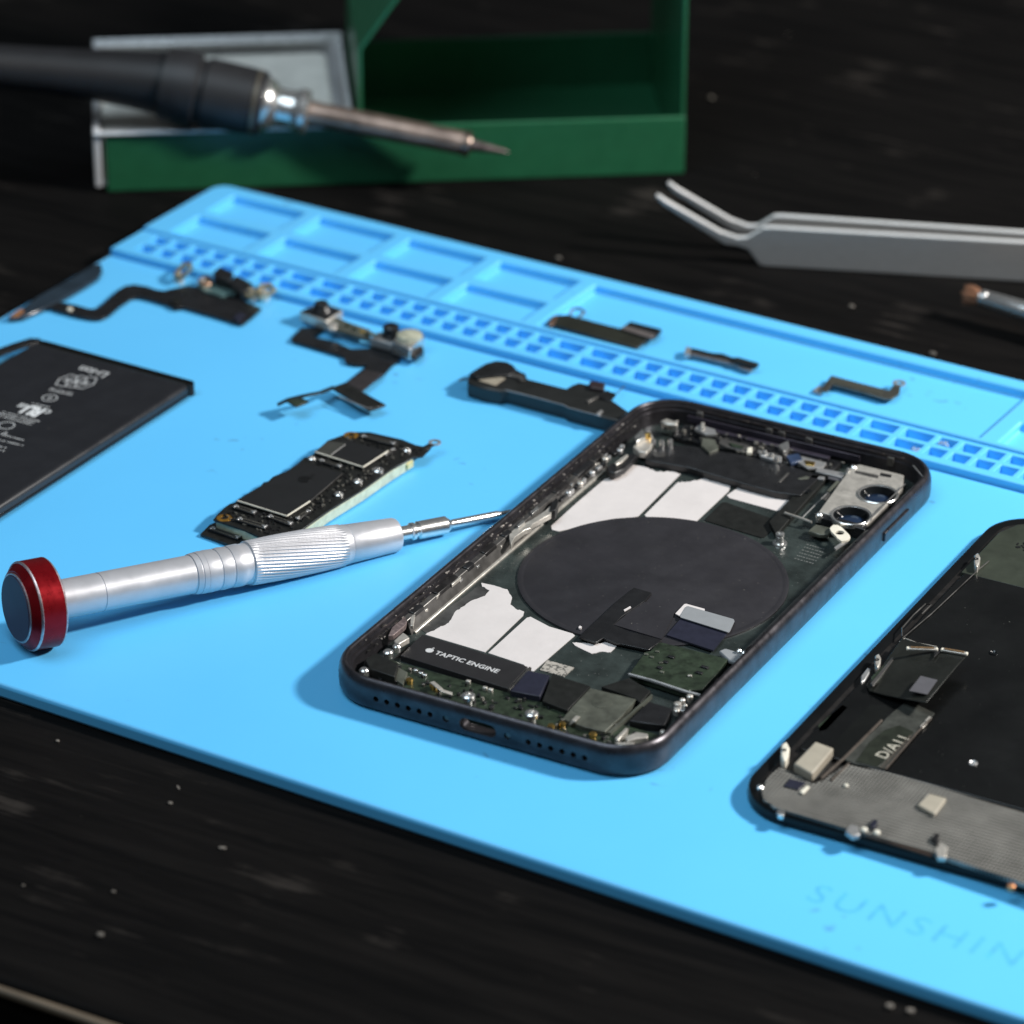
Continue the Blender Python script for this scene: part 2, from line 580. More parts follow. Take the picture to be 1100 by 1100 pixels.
mt = Thing('repair_mat', 'sky blue silicone repair mat lying on the black table', 'mat', st(172, 120, TZ))
bm = B()
c = [st(s, t) for s, t in rrect(0, 0, 350, 260, 7, 6) if t < 100]+[st(350, 190.99), st(0, 190.99)]
c = sorted(c, key=lambda q: math.atan2((q-st(175, 95)).dot(MV), (q-st(175, 95)).dot(MU)))
prism(bm, [(p.x, p.y) for p in c], TZ, 0.0)
pad = mt.part('work_surface', bm, SILI, bevel=0.8, segs=3)

holes = []
rows = [(193.75, 197.95), (199.5, 203.7)]
s = 8.3
cols = []
for k in range(7): cols.append((8.3+6.07*k, 4.6))
cols += [(52.1, 7.4), (61.3, 7.4)]
for k in range(10): cols.append((68.8+6.05*k, 4.6))
cols += [(130.7, 7.4), (139.9, 7.4)]
for k in range(11): cols.append((147.5+6.02*k, 4.6))
cols += [(215.4, 7.4), (224.5, 7.4)]
for k in range(10): cols.append((231.9+6.0*k, 4.6))
cols += [(294, 7.4), (303.2, 7.4)]
for k in range(5): cols.append((311+6.0*k, 4.6))
for cs, w in cols:
    for a, b_ in rows:
        holes.append((cs-w/2, a, cs+w/2, b_, -1.4))
bm, *_ = relief(0.3, 191.0, 349.7, 205.0, TZ, 1.8, holes)
mt.part('hole_strip', bm, SILI, bevel=0.22, segs=2, label='raised strip of the mat with two rows of small square holes')

holes = []
for a, b_ in ((8.3, 30.9), (35.5, 58.7), (63.2, 86.3), (90.6, 114.0)):
    holes.append((a, 222.6, b_, 235.2, 0.3))
    holes.append((a, 206.9, b_, 219.1, 0.3))
holes.append((118.5, 206.9, 238.0, 235.2, 0.3))
for a, b_ in ((242.8, 290.0), (294.5, 341.5)):
    holes.append((a, 222.6, b_, 235.2, 0.3))
    holes.append((a, 206.9, b_, 219.1, 0.3))
bm, V, xs, ys = relief(0.3, 205.05, 349.7, 239.9, TZ, 2.6, holes)
es = []
for i in (0, len(xs)-1):
    a, b_ = V[(i, len(ys)-1, 2.6)], V[(i, len(ys)-1, round(TZ, 3))]
    e = bm.edges.get((a, b_))
    if e: es.append(e)
if es:
    bmesh.ops.bevel(bm, geom=es, offset=4.5, segments=6, affect='EDGES', profile=0.5)
mt.part('compartment_tray', bm, SILI, bevel=0.6, segs=3, label='raised rear part of the mat with shallow rectangular compartments')
# the worn lettering near the front edge
FAINT = mat('faint_worn_print', (0.066, 0.440, 0.83), 0.52, 0, 1.0, vary=0.2, vscale=300)
a, b_ = P(893, 966, 0), P(1092, 1030, 0)
ang = math.atan2(b_.y-a.y, b_.x-a.x)
me = text_mesh('SUNSHINE', 9.0, ((a.x+b_.x)/2+1, (a.y+b_.y)/2, 0.004), ang, 0.004, spacing=1.25, base=mt.loc)
mt.part('worn_lettering', me, FAINT, pad)

# ------------------------------------------------------------------ phone shell
HW, HL = 37.85, 75.45
ph = Thing('phone_shell', 'opened dark grey phone shell with its battery and screen taken out', 'phone shell', (0, 0, 0))
prof = [(3.0, 0.05), (1.4, 0.12), (0.55, 0.55), (0.12, 1.5), (0.0, 2.7), (0.0, 4.3), (0.10, 5.3), (0.35, 6.2), (0.75, 6.85),
        (1.15, 7.1), (1.6, 7.05), (1.8, 6.75), (1.85, 6.15), (2.45, 6.05), (2.5, 5.2), (2.95, 5.1), (3.0, 1.4), (3.2, 0.4)]
bm = B()
sweep_rrect(bm, -HW, -HL, HW, HL, 11.5, prof, n=14)
bm.faces.ensure_lookup_table()
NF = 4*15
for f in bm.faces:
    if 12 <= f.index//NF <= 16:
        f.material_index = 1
fr = mesh_obj('frame', bm, ANOD, ph.loc, smooth=28)
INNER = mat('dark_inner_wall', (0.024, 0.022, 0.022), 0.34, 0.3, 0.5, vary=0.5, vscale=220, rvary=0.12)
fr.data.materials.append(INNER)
cb = B()
for k, (x, y) in enumerate([(411, 747.6), (420.4, 749.8), (430.5, 752.7), (440.7, 755.2), (451.6, 759), (462.5, 763)]):
    X = -24.0+2.55*k
    lathe(cb, (X, -HL-2, 3.4), (X, -HL+4.5, 3.4), [(0, 0.62), (6.5, 0.62)], 14)
for k in range(6):
    X = 11.4+2.55*k
    lathe(cb, (X, -HL-2, 3.4), (X, -HL+4.5, 3.4), [(0, 0.62), (6.5, 0.62)], 14)
for X in (-7.6, 6.6):
    lathe(cb, (X, -HL-2, 3.4), (X, -HL+0.9, 3.4), [(0, 0.75), (2.9, 0.75)], 14)
# charging port
pts = rrect(-4.4, 2.0, 4.0, 4.8, 1.35, 5)
lo = [cb.verts.new((p[0], -HL-2, p[1])) for p in pts]
hi = [cb.verts.new((p[0], -HL+5, p[1])) for p in pts]
cb.faces.new(lo); cb.faces.new(hi[::-1])
for i in range(len(pts)):
    j = (i+1) % len(pts)
    cb.faces.new((lo[i], lo[j], hi[j], hi[i]))
cut = mesh_obj('cutter', cb, ANOD, ph.loc)
bo = fr.modifiers.new('b', 'BOOLEAN')
bo.operation = 'DIFFERENCE'
bo.object = cut
bo.solver = 'EXACT'
dg = bpy.context.evaluated_depsgraph_get()
me2 = bpy.data.meshes.new_from_object(fr.evaluated_get(dg))
if len(me2.polygons) > 500:
    fr.modifiers.clear()
    fr.data = me2
    me2.set_sharp_from_angle(angle=math.radians(28))
else:
    fr.modifiers.clear()
bpy.data.objects.remove(cut)
fr.parent = ph.o
# screws beside the port
for X in (-7.6, 6.6):
    bm = B()
    lathe(bm, (X, -HL+0.45, 3.4), (X, -HL+1.2, 3.4), [(0, 0.66), (0.7, 0.66)], 12)
    ph.part('port_screw', bm, CHASS, fr)
# side button
bm = B()
box(bm, (HW+0.12, 46.5, 3.6), (0.7, 13.5, 2.3))
ph.part('power_button', bm, ANOD, fr, bevel=0.3, segs=3)

FZ = 1.6
bm = B()
prism(bm, rrect(-HW, -HL, HW, HL, 11.5, 10, 2.9), 0.1, FZ)
floor_ = ph.part('back_plate', bm, BACK)

def inside(name, pts, z, th, m, parent=None, bevel=0.0, label=None):
    return ph.part(name, pp(pts, z, th), m, parent, bevel, label=label)

# charging coil with its faint turns
bm = B()
lathe(bm, (1, 0.4, FZ-0.05), (1, 0.4, 3), [(0, 29.4), (0.42, 29.4), (0.5, 29.2), (0.5, 28.3), (0.45, 28.1), (0.5, 27.9), (0.52, 0)], 96)
coil = ph.part('charging_coil', bm, COIL, floor_, label='round dark charging coil glued to the back plate')

def torn(pts, amp, which, seed):
    """roughen the chosen edges of a pixel outline into torn ones"""
    rnd = random.Random(seed)
    out = []
    n = len(pts)
    for i in range(n):
        a, b_ = pts[i], pts[(i+1) % n]
        out.append(a)
        if i in which:
            L = math.dist(a, b_)
            k = max(1, int(L/2.2))
            for q in range(1, k):
                t = q/k
                out.append((a[0]+(b_[0]-a[0])*t+rnd.uniform(-amp, amp), a[1]+(b_[1]-a[1])*t+rnd.uniform(-amp, amp)))
    return out

W1 = [(592, 565), (593, 569), (600, 570.6), (612, 568), (640, 560.5), (660, 557), (681, 555.6), (686, 554), (731, 509), (722, 506), (712, 507), (703, 506), (692, 501), (678, 499.6), (668, 509), (649, 515), (620, 539.6)]
W2 = [(692.5, 553), (728, 518), (740, 517.5), (756, 514), (770, 518), (785, 520.5), (783, 527), (748, 560), (741, 562.5), (715, 558.5), (694, 555)]
W3 = [(780.7, 532), (797.5, 520.7), (803, 524), (810, 526.5), (827, 529.5), (833, 533), (849, 533.8), (847.6, 539), (838, 548), (834, 548.6), (784, 535)]
W4 = [(457, 681.5), (468, 676), (482, 669), (489, 657), (505, 646), (521, 640), (526, 634), (518, 630), (517, 626), (529, 628.5), (545, 633), (550, 642), (548, 649), (554, 654), (563, 657), (562, 661), (521, 700.5)]
W5 = [(524.5, 701.3), (566, 663.5), (570, 662.5), (590, 673), (615, 680.5), (617.5, 682.5), (573, 721), (567, 720.5), (563, 714)]
W6 = [(614.8, 690), (628, 690.5), (640.4, 692), (650, 690), (660, 691), (662.5, 694), (655.7, 700.5), (645, 700), (635.7, 702), (627, 698), (618, 693.5)]
for w, ed_, sd in ((W1, {8, 9, 10, 11, 12}, 1), (W2, {1, 2, 3, 4}, 2), (W3, {1, 2, 3, 4, 5, 6}, 3), (W4, {0, 1, 2, 3, 4, 5, 6, 7, 9, 10, 11, 12, 13}, 4), (W5, set(), 5), (W6, {0, 1, 2, 6, 7}, 6)):
    o = inside('adhesive_film', torn(w, 0.55, ed_, sd), FZ+0.14, 0.2, PAPER, floor_)
# dark flat stickers on the back plate
inside('black_sticker', [(757, 559), (759, 556), (776, 539.5), (780, 539.5), (838, 560), (836, 563), (821, 577), (818, 577.5)], FZ+0.2, 0.25, BLACKM, floor_)
inside('speckled_label', [(588, 709), (616.7, 717), (606, 726.6), (580, 719.5)], FZ+0.2, 0.25, SPECKLE, floor_)
# etched grey lines of print near the right wall
for i in range(6):
    a, b_ = P(866-2.6*i, 585+3.0*i, FZ), P(887-2.6*i, 591+3.0*i, FZ)
    bm = B()
    d = b_-a
    t = 0.0
    rnd = random.Random(i)
    while t < 0.97:
        w = rnd.uniform(0.04, 0.12)
        q0, q1 = a+d*t, a+d*min(1, t+w)
        prism(bm, [(q0.x, q0.y), (q1.x, q1.y), (q1.x, q1.y+0.42), (q0.x, q0.y+0.42)], FZ-0.02, FZ+0.02)
        t += w+rnd.uniform(0.03, 0.07)
    ph.part('etched_print', bm, PRINTD, floor_)

# left inner wall: sloped rail with a bright lip at its foot
def yprism(bm, sec, y0, y1):
    lo = [bm.verts.new((x, y0, z)) for x, z in sec]
    hi = [bm.verts.new((x, y1, z)) for x, z in sec]
    bm.faces.new(lo); bm.faces.new(hi[::-1])
    for i in range(len(sec)):
        j = (i+1) % len(sec)
        bm.faces.new((lo[i], lo[j], hi[j], hi[i]))
    return bm
bm = yprism(B(), [(-35.2, 1.5), (-32.6, 1.5), (-32.7, 2.0), (-33.7, 4.9), (-35.3, 5.0)], -46, 44)
rail = ph.part('battery_rail', bm, CHASS, bevel=0.15, label='long dull metal rail along the left inside wall')
bm = yprism(B(), [(-32.75, 1.5), (-32.1, 1.5), (-32.1, 1.95), (-32.35, 2.1), (-32.75, 2.1)], -45, 43)
ph.part('rail_lip', bm, NICKEL, rail, bevel=0.1)
bm = yprism(B(), [(31.8, 1.5), (34.9, 1.5), (34.9, 4.6), (33.6, 4.4)], -20, 40)
ph.part('battery_rail', bm, CHASS, bevel=0.15)
# wide grey foil film between rail and stickers
inside('shield_film', [(452, 676), (468, 664), (486, 650), (500, 640), (514, 629), (518, 631), (524, 634), (520, 640), (505, 646), (489, 657), (482, 669), (468, 676), (459, 681)], FZ+0.08, 0.12, mat('grey_foil', (0.10, 0.10, 0.098), 0.4, 0.5, vary=0.4, vscale=250), floor_)

# silver spring clip on the rail and its pieces
clip = inside('spring_clip', [(547, 578), (547, 572), (554, 567), (571, 558), (586, 548), (591, 543), (593, 546), (592, 552), (588, 554), (572, 563), (570, 567), (564, 569), (553, 577), (549, 585)], 4.9, 1.3, NICKEL, rail, 0.12, label='bright silver spring clip on the rail')
inside('clip_pad', [(555, 564), (562, 558), (564, 560), (557, 566)], 5.5, 0.9, STEEL, clip, 0.1)
inside('clip_pad', [(570, 549), (577, 543.5), (579, 546), (572, 551.5)], 5.5, 0.9, STEEL, clip, 0.1)
inside('rubber_post', [(590, 549), (592, 540), (598, 534), (600, 538), (597, 548)], 5.2, 2.4, BLACKP, rail, 0.2)
for w in ([(484, 626), (494, 618), (495.5, 620), (485.5, 628)], [(450, 650), (459, 643), (461, 645.5), (452, 652.5)], [(466, 639), (475, 629.5), (477.5, 632), (469, 641)], [(441, 664), (444, 658.5), (446, 660), (444, 672), (441, 672)]):
    inside('silver_tab', w, 4.9, 0.8, NICKEL, rail, 0.1)
for (x, y, r) in ((462.5, 643, 0.5), (417, 699.5, 1.1), (426, 693.5, 0.9), (391, 719, 1.0), (527, 581, .5), (521, 590, .6)):
    p = P(x, y, 4.6)
    bm = B()
    lathe(bm, (p.x, p.y, 3.2), (p.x, p.y, 6), [(0, r), (1.3, r), (1.6, r*0.7), (1.7, 0)], 14)
    ph.part('rivet', bm, STEEL, rail)
inside('corner_clip', [(423, 688), (433, 679), (437, 682), (440, 685), (431, 690), (427, 693)], 4.6, 1.4, NICKEL, rail, 0.2)
inside('mesh_vent', [(417, 683), (421, 674), (435, 662), (437, 667), (436, 671), (423, 682)], 5.0, 1.2, mat('vent_mesh', (0.22, 0.17, 0.165), 0.5, 0.5, vary=0.5, vscale=1500), rail, 0.1)
inside('gasket_block', [(392, 708), (404, 701), (428, 713), (424, 727), (397, 718)], 4.4, 2.2, BLACKM, None, 0.2)

# glue residue and tiny contacts along the left ledge: countless crumbs
bm = B()
rnd = random.Random(3)
for k in range(330):
    y = rnd.uniform(-62, 64)
    lane = rnd.choice((0, 0, 1, 1, 2))
    x, z = ((-HW+2.15, 6.12), (-HW+2.75, 5.15), (-HW+3.3, 4.5))[lane]
    sz = rnd.uniform(0.15, 0.5)
    box(bm, (x+rnd.uniform(-.2, .2), y, z), (sz*0.7, sz*rnd.uniform(0.8, 3.0), sz*0.6), rnd.uniform(-.4, .4))
res = ph.part('glue_residue', bm, mat('ledge_crumbs', (0.07, 0.065, 0.06), 0.3, 0.5, vary=0.9, vscale=400, speck=(500, 0.56, (0.55, 0.5, 0.46))), fr)
res['kind'] = 'stuff'
bm = B()
for k in range(170):
    y = rnd.uniform(-60, 60)
    sz = rnd.uniform(0.12, 0.4)
    box(bm, (HW-2.2+rnd.uniform(-.4, .3), y, 6.1-rnd.uniform(0, 0.6)), (sz*0.7, sz*rnd.uniform(0.8, 2.5), sz*0.6), rnd.uniform(-.4, .4))
for k in range(120):
    x = rnd.uniform(-28, 28)
    sz = rnd.uniform(0.12, 0.4)
    box(bm, (x, HL-2.3+rnd.uniform(-.3, .3), 6.05), (sz*rnd.uniform(0.8, 2.5), sz*0.7, sz*0.6), rnd.uniform(-.4, .4))
res = ph.part('glue_residue', bm, mat('ledge_crumbs_dark', (0.05, 0.042, 0.040), 0.4, 0.5, vary=0.9, vscale=700, speck=(800, 0.66, (0.5, 0.42, 0.36))), fr)
res['kind'] = 'stuff'
# black film patches and broken tabs on the rail
rnd = random.Random(31)
for k, (y0, L) in enumerate(((-43, 4), (-33, 9), (-20, 3), (-12, 5), (-3, 3), (21, 6), (31, 8), (40, 3))):
    bm = yprism(B(), [(-35.25, 4.2), (-33.45, 4.15), (-33.6, 5.05), (-34.2, 5.3), (-35.3, 5.25)], y0, y0+L)
    ph.part('rail_patch', bm, (BLACKP, INNER)[k % 2], rail, 0.12)
    bm = B()
    box(bm, (-33.4, y0+L+rnd.uniform(0.6, 1.6), 4.2+rnd.uniform(-.6, .4)), (0.4, rnd.uniform(0.6, 1.8), rnd.uniform(0.4, 0.9)), rnd.uniform(-.2, .2))
    ph.part('broken_tab', bm, (NICKEL, STEELR, STEEL)[k % 3], rail, 0.08)
# small blocks on the rail's upper ledge
rnd = random.Random(9)
for k in range(15):
    t = k/14
    x, y = 604+t*66+rnd.uniform(-2, 2), 534-t*56+rnd.uniform(-1.5, 1.5)
    p = P(x, y, 4.9)
    bm = B()
    if k % 3 == 1:
        lathe(bm, (p.x, p.y, 4.1), (p.x, p.y, 6), [(0, 0.75), (0.9, 0.75), (1.1, 0.55), (1.1, 0.3), (0.8, 0.25), (0.8, 0)], 14)
        ph.part('ledge_screw', bm, STEELR if k % 2 else NICKEL, rail)
    else:
        box(bm, (p.x, p.y, 4.4), (rnd.uniform(.7, 1.3), rnd.uniform(1.2, 2.6), rnd.uniform(0.7, 1.3)), rnd.uniform(-.3, .3))
        ph.part('ledge_block', bm, (BLACKP, CHASS, STEELR)[k % 3], rail, bevel=0.12)

# vibration motor with its printed label
tap = inside('vibration_motor', [(453.5, 681.5), (567, 716), (545.7, 739.5), (430, 704)], 3.0, 1.6, mat('motor_label_black', (0.018, 0.017, 0.018), 0.5, 0, 0.4, vary=0.15, vscale=200, bump=0.04), None, 0.12, label='flat black vibration motor with a white printed label')
a, b_ = P(469, 701.5, 3.0), P(531, 720.5, 3.0)
ang = math.atan2(b_.y-a.y, b_.x-a.x)
me = text_mesh('TAPTIC ENGINE', 2.1, ((a.x+b_.x)/2+0.35, (a.y+b_.y)/2, 3.04), ang, 0.02, spacing=1.03, bold=0.018)
ph.part('label_lettering', me, mat('white_print', (0.56, 0.555, 0.555), 0.5), tap)
# fruit emblem: bitten disc with a leaf
c0 = P(462, 699, 3.0)
bm = B()
def blob(cx, cy, rx, ry, n, z0, z1, rot=0.0, bite=None):
    pts = []
    for k in range(n):
        t = 2*math.pi*k/n
        x, y = rx*math.cos(t)*(1+0.06*math.cos(2*t)), ry*math.sin(t)*(1-0.08*abs(math.cos(t))**6)
        if abs(math.atan2(y, x)-math.pi/2) < 0.35: y -= 0.12*ry
        if bite and x > bite: x = 2*bite-x
        pts.append((cx+x*math.cos(rot)-y*math.sin(rot), cy+x*math.sin(rot)+y*math.cos(rot)))
    prism(bm, pts, z0, z1)
blob(c0.x-0.1, c0.y, 0.85, 0.9, 28, 2.99, 3.06, ang, 0.82)
blob(c0.x+0.1, c0.y+1.2, 0.14, 0.32, 12, 2.99, 3.06, ang-0.6)
ph.part('label_emblem', bm, MATS['white_print'], tap)

# bottom circuit strip and what sits on it
strip = ph.part('charge_board', prism(B(), [(-31, -58.2), (33, -58.5), (33, -66), (29, -71.5), (-28, -71.5), (-33, -66), (-33, -60)], FZ-0.1, 2.3), PCBG, None, 0.1, label='dark green charge port board along the bottom end')
for (x, y) in ((503, 746.5), (571, 765.5)):
    p = P(x, y, 5.3)
    bm = B()
    lathe(bm, (p.x, p.y, 2.2), (p.x, p.y, 6), [(0, 0.9), (2.2, 0.9), (2.25, 1.45), (3.0, 1.4), (3.3, 1.05), (3.35, 0.6), (2.95, 0.5), (2.95, 0)], 22)
    ph.part('screw', bm, STEEL, strip)
for (x, y, r) in ((440, 728.5, 0.8), (592, 778, 0.75), (604, 775.5, 0.75), (637, 787, 0.85), (466, 734, 0.9)):
    p = P(x, y, 3.6)
    bm = B()
    lathe(bm, (p.x, p.y, 2.2), (p.x, p.y, 5), [(0, r*0.8), (1.0, r), (1.3, r*0.8), (1.4, 0)], 14)
    ph.part('gold_contact', bm, GOLD, strip)
bm = ribbon(B(), [P(464, 732, 3.9), P(470, 737, 4.2), P(476, 742, 3.6), P(486, 745, 3.0)], 1.0, 0.3)
ph.part('contact_spring', bm, NICKEL, strip, 0.05)
bm = ribbon(B(), [P(612, 777, 3.2), P(616, 774, 4.0), P(621, 769, 3.4)], 0.9, 0.3)
ph.part('contact_spring', bm, NICKEL, strip, 0.05)
for (x, y) in ((446.5, 719), (452, 722), (456, 724), (521, 738), (527, 740), (503, 731)):
    p = P(x, y, 3.0)
    bm = B()
    box(bm, (p.x, p.y, 2.6), (1.0, 0.8, 0.9), 0.1)
    ph.part('solder_pad', bm, STEEL if y < 725 else NICKEL, strip, 0.15)
inside('foam_pad', [(419, 727), (427, 716), (438, 722), (433, 735)], 3.2, 1.0, OLIVE, strip, 0.15)
inside('connector_cover', [(567, 720), (590.5, 725), (580, 748), (548, 742)], 3.6, 1.6, DGREYST if False else NAVY, None, 0.15)
inside('silver_seam', [(568.5, 716), (571, 717), (548, 741), (545.5, 740)], 3.3, 0.8, CHASS, None, 0.05)
inside('black_cover', [(593, 724), (634.5, 737), (609.6, 763), (582.5, 753)], 3.3, 1.4, BLACKM, None, 0.1)
ol = inside('speaker_plate', [(634, 739), (683.6, 751), (668, 769), (650, 786), (628, 781), (604, 772), (615, 759)], 3.2, 1.3, OLIVE, None, 0.1, label='dull olive foil plate')
for (x, y, r) in ((623, 762, 1.5), (647, 755, 2.2)):
    p = P(x, y, 3.2)
    bm = B()
    lathe(bm, (p.x, p.y, 3.1), (p.x, p.y, 4), [(0, r), (0.15, r), (0.28, r*0.6), (0.32, 0)], 20)
    ph.part('foil_dimple', bm, OLIVE, ol)
inside('black_cover', [(646, 737.5), (676, 728), (699, 742), (688, 755), (683.5, 750.5)], 3.3, 1.4, BLACKM, None, 0.1)
inside('black_cover', [(676, 774), (697, 753.5), (722, 761), (714, 779), (696, 777)], 3.4, 1.6, BLACKP, None, 0.15)
inside('metal_seam', [(697, 748), (700, 745), (701, 747), (656, 787), (652, 787)], 3.0, 0.8, OLIVE, None)
for w in ([(660, 793), (672, 781), (675, 783), (664, 795)], [(671, 791), (684, 786), (696, 788), (696, 792), (684, 793), (674, 796)], [(660, 797), (682, 797), (680, 800), (664, 800)]):
    inside('contact_bar', w, 3.8, 1.4, NICKEL, strip, 0.2)
for (x, y, r) in ((733, 751, 0.6), (728, 755, 0.8), (741, 747, 0.7), (727, 762, 0.7), (712, 785, 0.6), (736, 757, 0.5)):
    p = P(x, y, 4.0)
    bm = B()
    lathe(bm, (p.x, p.y, 2.8), (p.x, p.y, 5), [(0, r), (1.1, r), (1.3, r*0.6), (1.3, 0)], 12)
    ph.part('solder_dot', bm, NICKEL, strip)
inside('foil_tab', [(725, 755), (738, 759), (735, 764), (723, 760)], 3.4, 0.8, STEELR, None, 0.15)

# green board with its pale front edge
gb = inside('small_circuit_board', [(676, 724), (688, 707), (692.4, 700.5), (699, 699), (707, 690.5), (711, 690), (782, 707.7), (770, 724), (754, 741), (742, 741), (738, 744)], 3.4, 1.4, PCBG, None, 0.12, label='small green circuit board beside the right wall')
bm = tube(B(), [P(675.5, 724.5, 3.6), P(700, 731, 3.6), P(738, 743.5, 3.6), P(752, 747, 3.2)], 0.35, 8)
ph.part('board_edge', bm, STEELR, gb)
for (x, y, w) in ((721, 706, 2.0), (715, 711.5, 1.5), (708.5, 717.5, 1.6), (757, 717, 2.2), (751, 723, 2.0)):
    p = P(x, y, 3.5)
    bm = B()
    box(bm, (p.x, p.y, 3.5), (w*0.75, 0.8, 0.5), 0.0)
    ph.part('chip', bm, BLACKP, gb, 0.08)
for (x, y) in ((694, 703), (700, 706), (710, 712), (711, 722), (741, 726), (706, 700)):
    p = P(x, y, 3.5)
    bm = B()
    box(bm, (p.x, p.y, 3.5), (0.9, 0.6, 0.35), random.uniform(0, 1))
    ph.part('solder_pad', bm, OLIVE if y != 726 else NICKEL, gb, 0.08)
inside('grey_cap', [(772, 699), (779, 696), (789, 699), (797, 701), (796, 708), (790, 711), (783, 709)], 3.4, 1.0, GREYST, None, 0.3)
for (x, y) in ((794, 697.5), (799, 699.5)):
    p = P(x, y, 4.2)
    bm = B()
    lathe(bm, (p.x, p.y, 3), (p.x, p.y, 5), [(0, 0.6), (1.0, 0.6), (1.3, 0.3), (1.35, 0)], 12)
    ph.part('solder_dot', bm, STEEL, gb)

# flex ribbon lying on the coil, its pads and stickers
fx = inside('flex_ribbon', [(681, 631), (700, 636.5), (693, 645), (668, 662), (659, 671), (676, 678), (711, 687), (697, 698), (660, 690), (648, 685), (640, 690), (622, 684), (640, 667), (660, 648)], 2.65, 0.5, FLEX, None, 0.08, label='black L shaped flex ribbon lying on the coil')
inside('square_film', [(659.5, 671), (690, 646), (726, 656), (711, 686.5)], 2.4, 0.3, COIL, fx)
inside('navy_film', [(716, 682), (732, 663.5), (781, 680), (766, 698.5)], 2.5, 0.4, NAVY, fx)
inside('white_tag', [(725.5, 659), (735, 649), (737, 648.5), (757, 654), (757, 656), (735, 660), (731, 662)], 2.75, 0.2, PAPER, fx)
inside('grey_tag', [(731, 663), (731, 661), (737, 651.5), (739, 651), (788, 665), (789, 667), (784, 678), (782, 679)], 2.95, 0.2, GREYST, fx)
inside('silver_fleck', [(670, 655), (677, 651), (678, 652.5), (671, 656.5)], 2.8, 0.2, PAPER, fx)
inside('light_dot', [(621.5, 673.5), (623, 672), (625, 673), (624, 675), (622, 675)], 2.5, 0.4, PAPER, fx)

# upper end: black antenna bar, side strip, metal bits
bar = inside('antenna_bar', [(693, 493), (694, 487), (700, 483), (712, 478), (740, 478.5), (800, 489), (840, 497), (868, 507), (882, 511), (860, 532), (833, 528.5), (805, 521), (740, 502), (700, 495)], 3.4, 1.9, BLACKP, None, 0.2, label='long black plastic antenna bar at the top end')
inside('oval_mark', [(701, 488), (704, 485.5), (711, 485.5), (714, 488), (712, 490.5), (704, 490.5)], 3.55, 0.2, CHASS, bar, 0.05)
bm = B()
prism(bm, PL([(858, 500), (893, 508), (876, 527), (846, 560), (834, 574), (826, 560), (852, 532)], 2.9), FZ, 2.9)
side = ph.part('side_cover', bm, BLACKM, None, 0.15)
bm = tube(B(), [P(905, 514, 3.1), P(880, 538, 3.1), P(862, 556, 3.1)], 0.14, 6)
ph.part('cover_seam', bm, STEELR, side)
bm = tube(B(), [P(843, 551, 3.4), P(858, 556, 3.6), P(872, 561, 3.4)], 0.3, 6)
ph.part('gold_strip', bm, NICKEL, side)
for w, mm_, z in (([(836, 517), (846, 507), (848, 508), (838, 518)], CHASS, 3.6), ([(856, 514), (866, 511), (870, 512), (868, 514), (860, 515)], OLIVE, 3.5), ([(872, 510), (886, 512), (885, 515), (871, 513)], STEELR, 3.4),
               ([(840, 524), (856, 522), (872, 526), (868, 529), (852, 527)], BLACKG, 3.3)):
    inside('cover_detail', w, z, 0.5, mm_, side, 0.08)
# sensor housing along the top wall
top = ph.part('top_bracket', prism(B(), [(-26, 63.5), (14, 63.5), (14, 70.5), (-26, 70.5)], FZ-0.1, 3.0), BLACKP, None, 0.2)
for w, mm_, z, th in (([(746, 460), (752, 456), (768, 461), (770, 466), (758, 466)], STEELR, 4.8, 0.8), ([(753, 453.5), (757, 453.5), (757, 460), (753, 460)], NICKEL, 5.4, 1.5),
                  ([(755, 470), (768, 472), (772, 482), (762, 486), (753, 478)], OLIVE, 4.0, 1.0), ([(774, 470), (800, 477), (812, 481), (806, 486), (780, 480), (772, 476)], CHASS, 3.6, 0.5),
                  ([(783, 475), (798, 479), (798, 482), (786, 479)], PCBG, 3.9, 0.4), ([(803, 481), (808, 480), (808, 486), (802, 486)], CREAM, 4.2, 0.8),
                  ([(814, 483), (840, 490), (839, 496), (817, 490)], STEELR, 4.2, 0.8), ([(836, 478), (847, 473), (848, 481), (842, 485)], STEEL, 5.2, 1.2),
                  ([(844, 489), (858, 487), (862, 493), (850, 498)], mat('blue_flex', (0.03, 0.05, 0.10), 0.3, 0.2, vary=0.4, vscale=800), 4.2, 0.8), ([(856, 496), (862, 490), (888, 497), (884, 502), (868, 503)], STEELR, 3.9, 0.6),
                  ([(864, 494), (876, 496), (874, 500), (866, 499)], GOLD, 4.1, 0.4), ([(878, 502), (908, 508), (905, 513), (876, 506)], STEELR, 3.8, 0.6), ([(891, 511), (905, 514), (903, 517), (889, 513.5)], DGREYST, 3.3, 0.4)):
    inside('sensor_piece', w, z, th, mm_, top, 0.1)
for (x, y, r, mm_) in ((821, 484, .7, STEEL), (829, 487, .7, STEEL), (834, 491, .7, STEEL), (843, 478, .8, STEEL), (713, 453, .7, STEEL), (719, 452, .8, NICKEL), (725, 454, .8, STEEL), (702, 472, .6, STEEL), (711, 473, .6, STEEL), (720, 472, .6, STEEL)):
    p = P(x, y, 5.0)
    bm = B()
    lathe(bm, (p.x, p.y, 3.0), (p.x, p.y, 6), [(0, r), (1.7, r), (2.0, r*0.7), (2.1, 0)], 12)
    ph.part('solder_dot', bm, mm_, top)
for (x0, y) in ((748, 450), (822, 468), (837, 470), (866, 477), (955, 497)):
    p = P(x0, y, 5.0)
    bm = B()
    box(bm, (p.x, HL-3.2, 4.9), (1.6, 0.6, 2.2))
    ph.part('wall_tab', bm, CHASS, fr, 0.1)
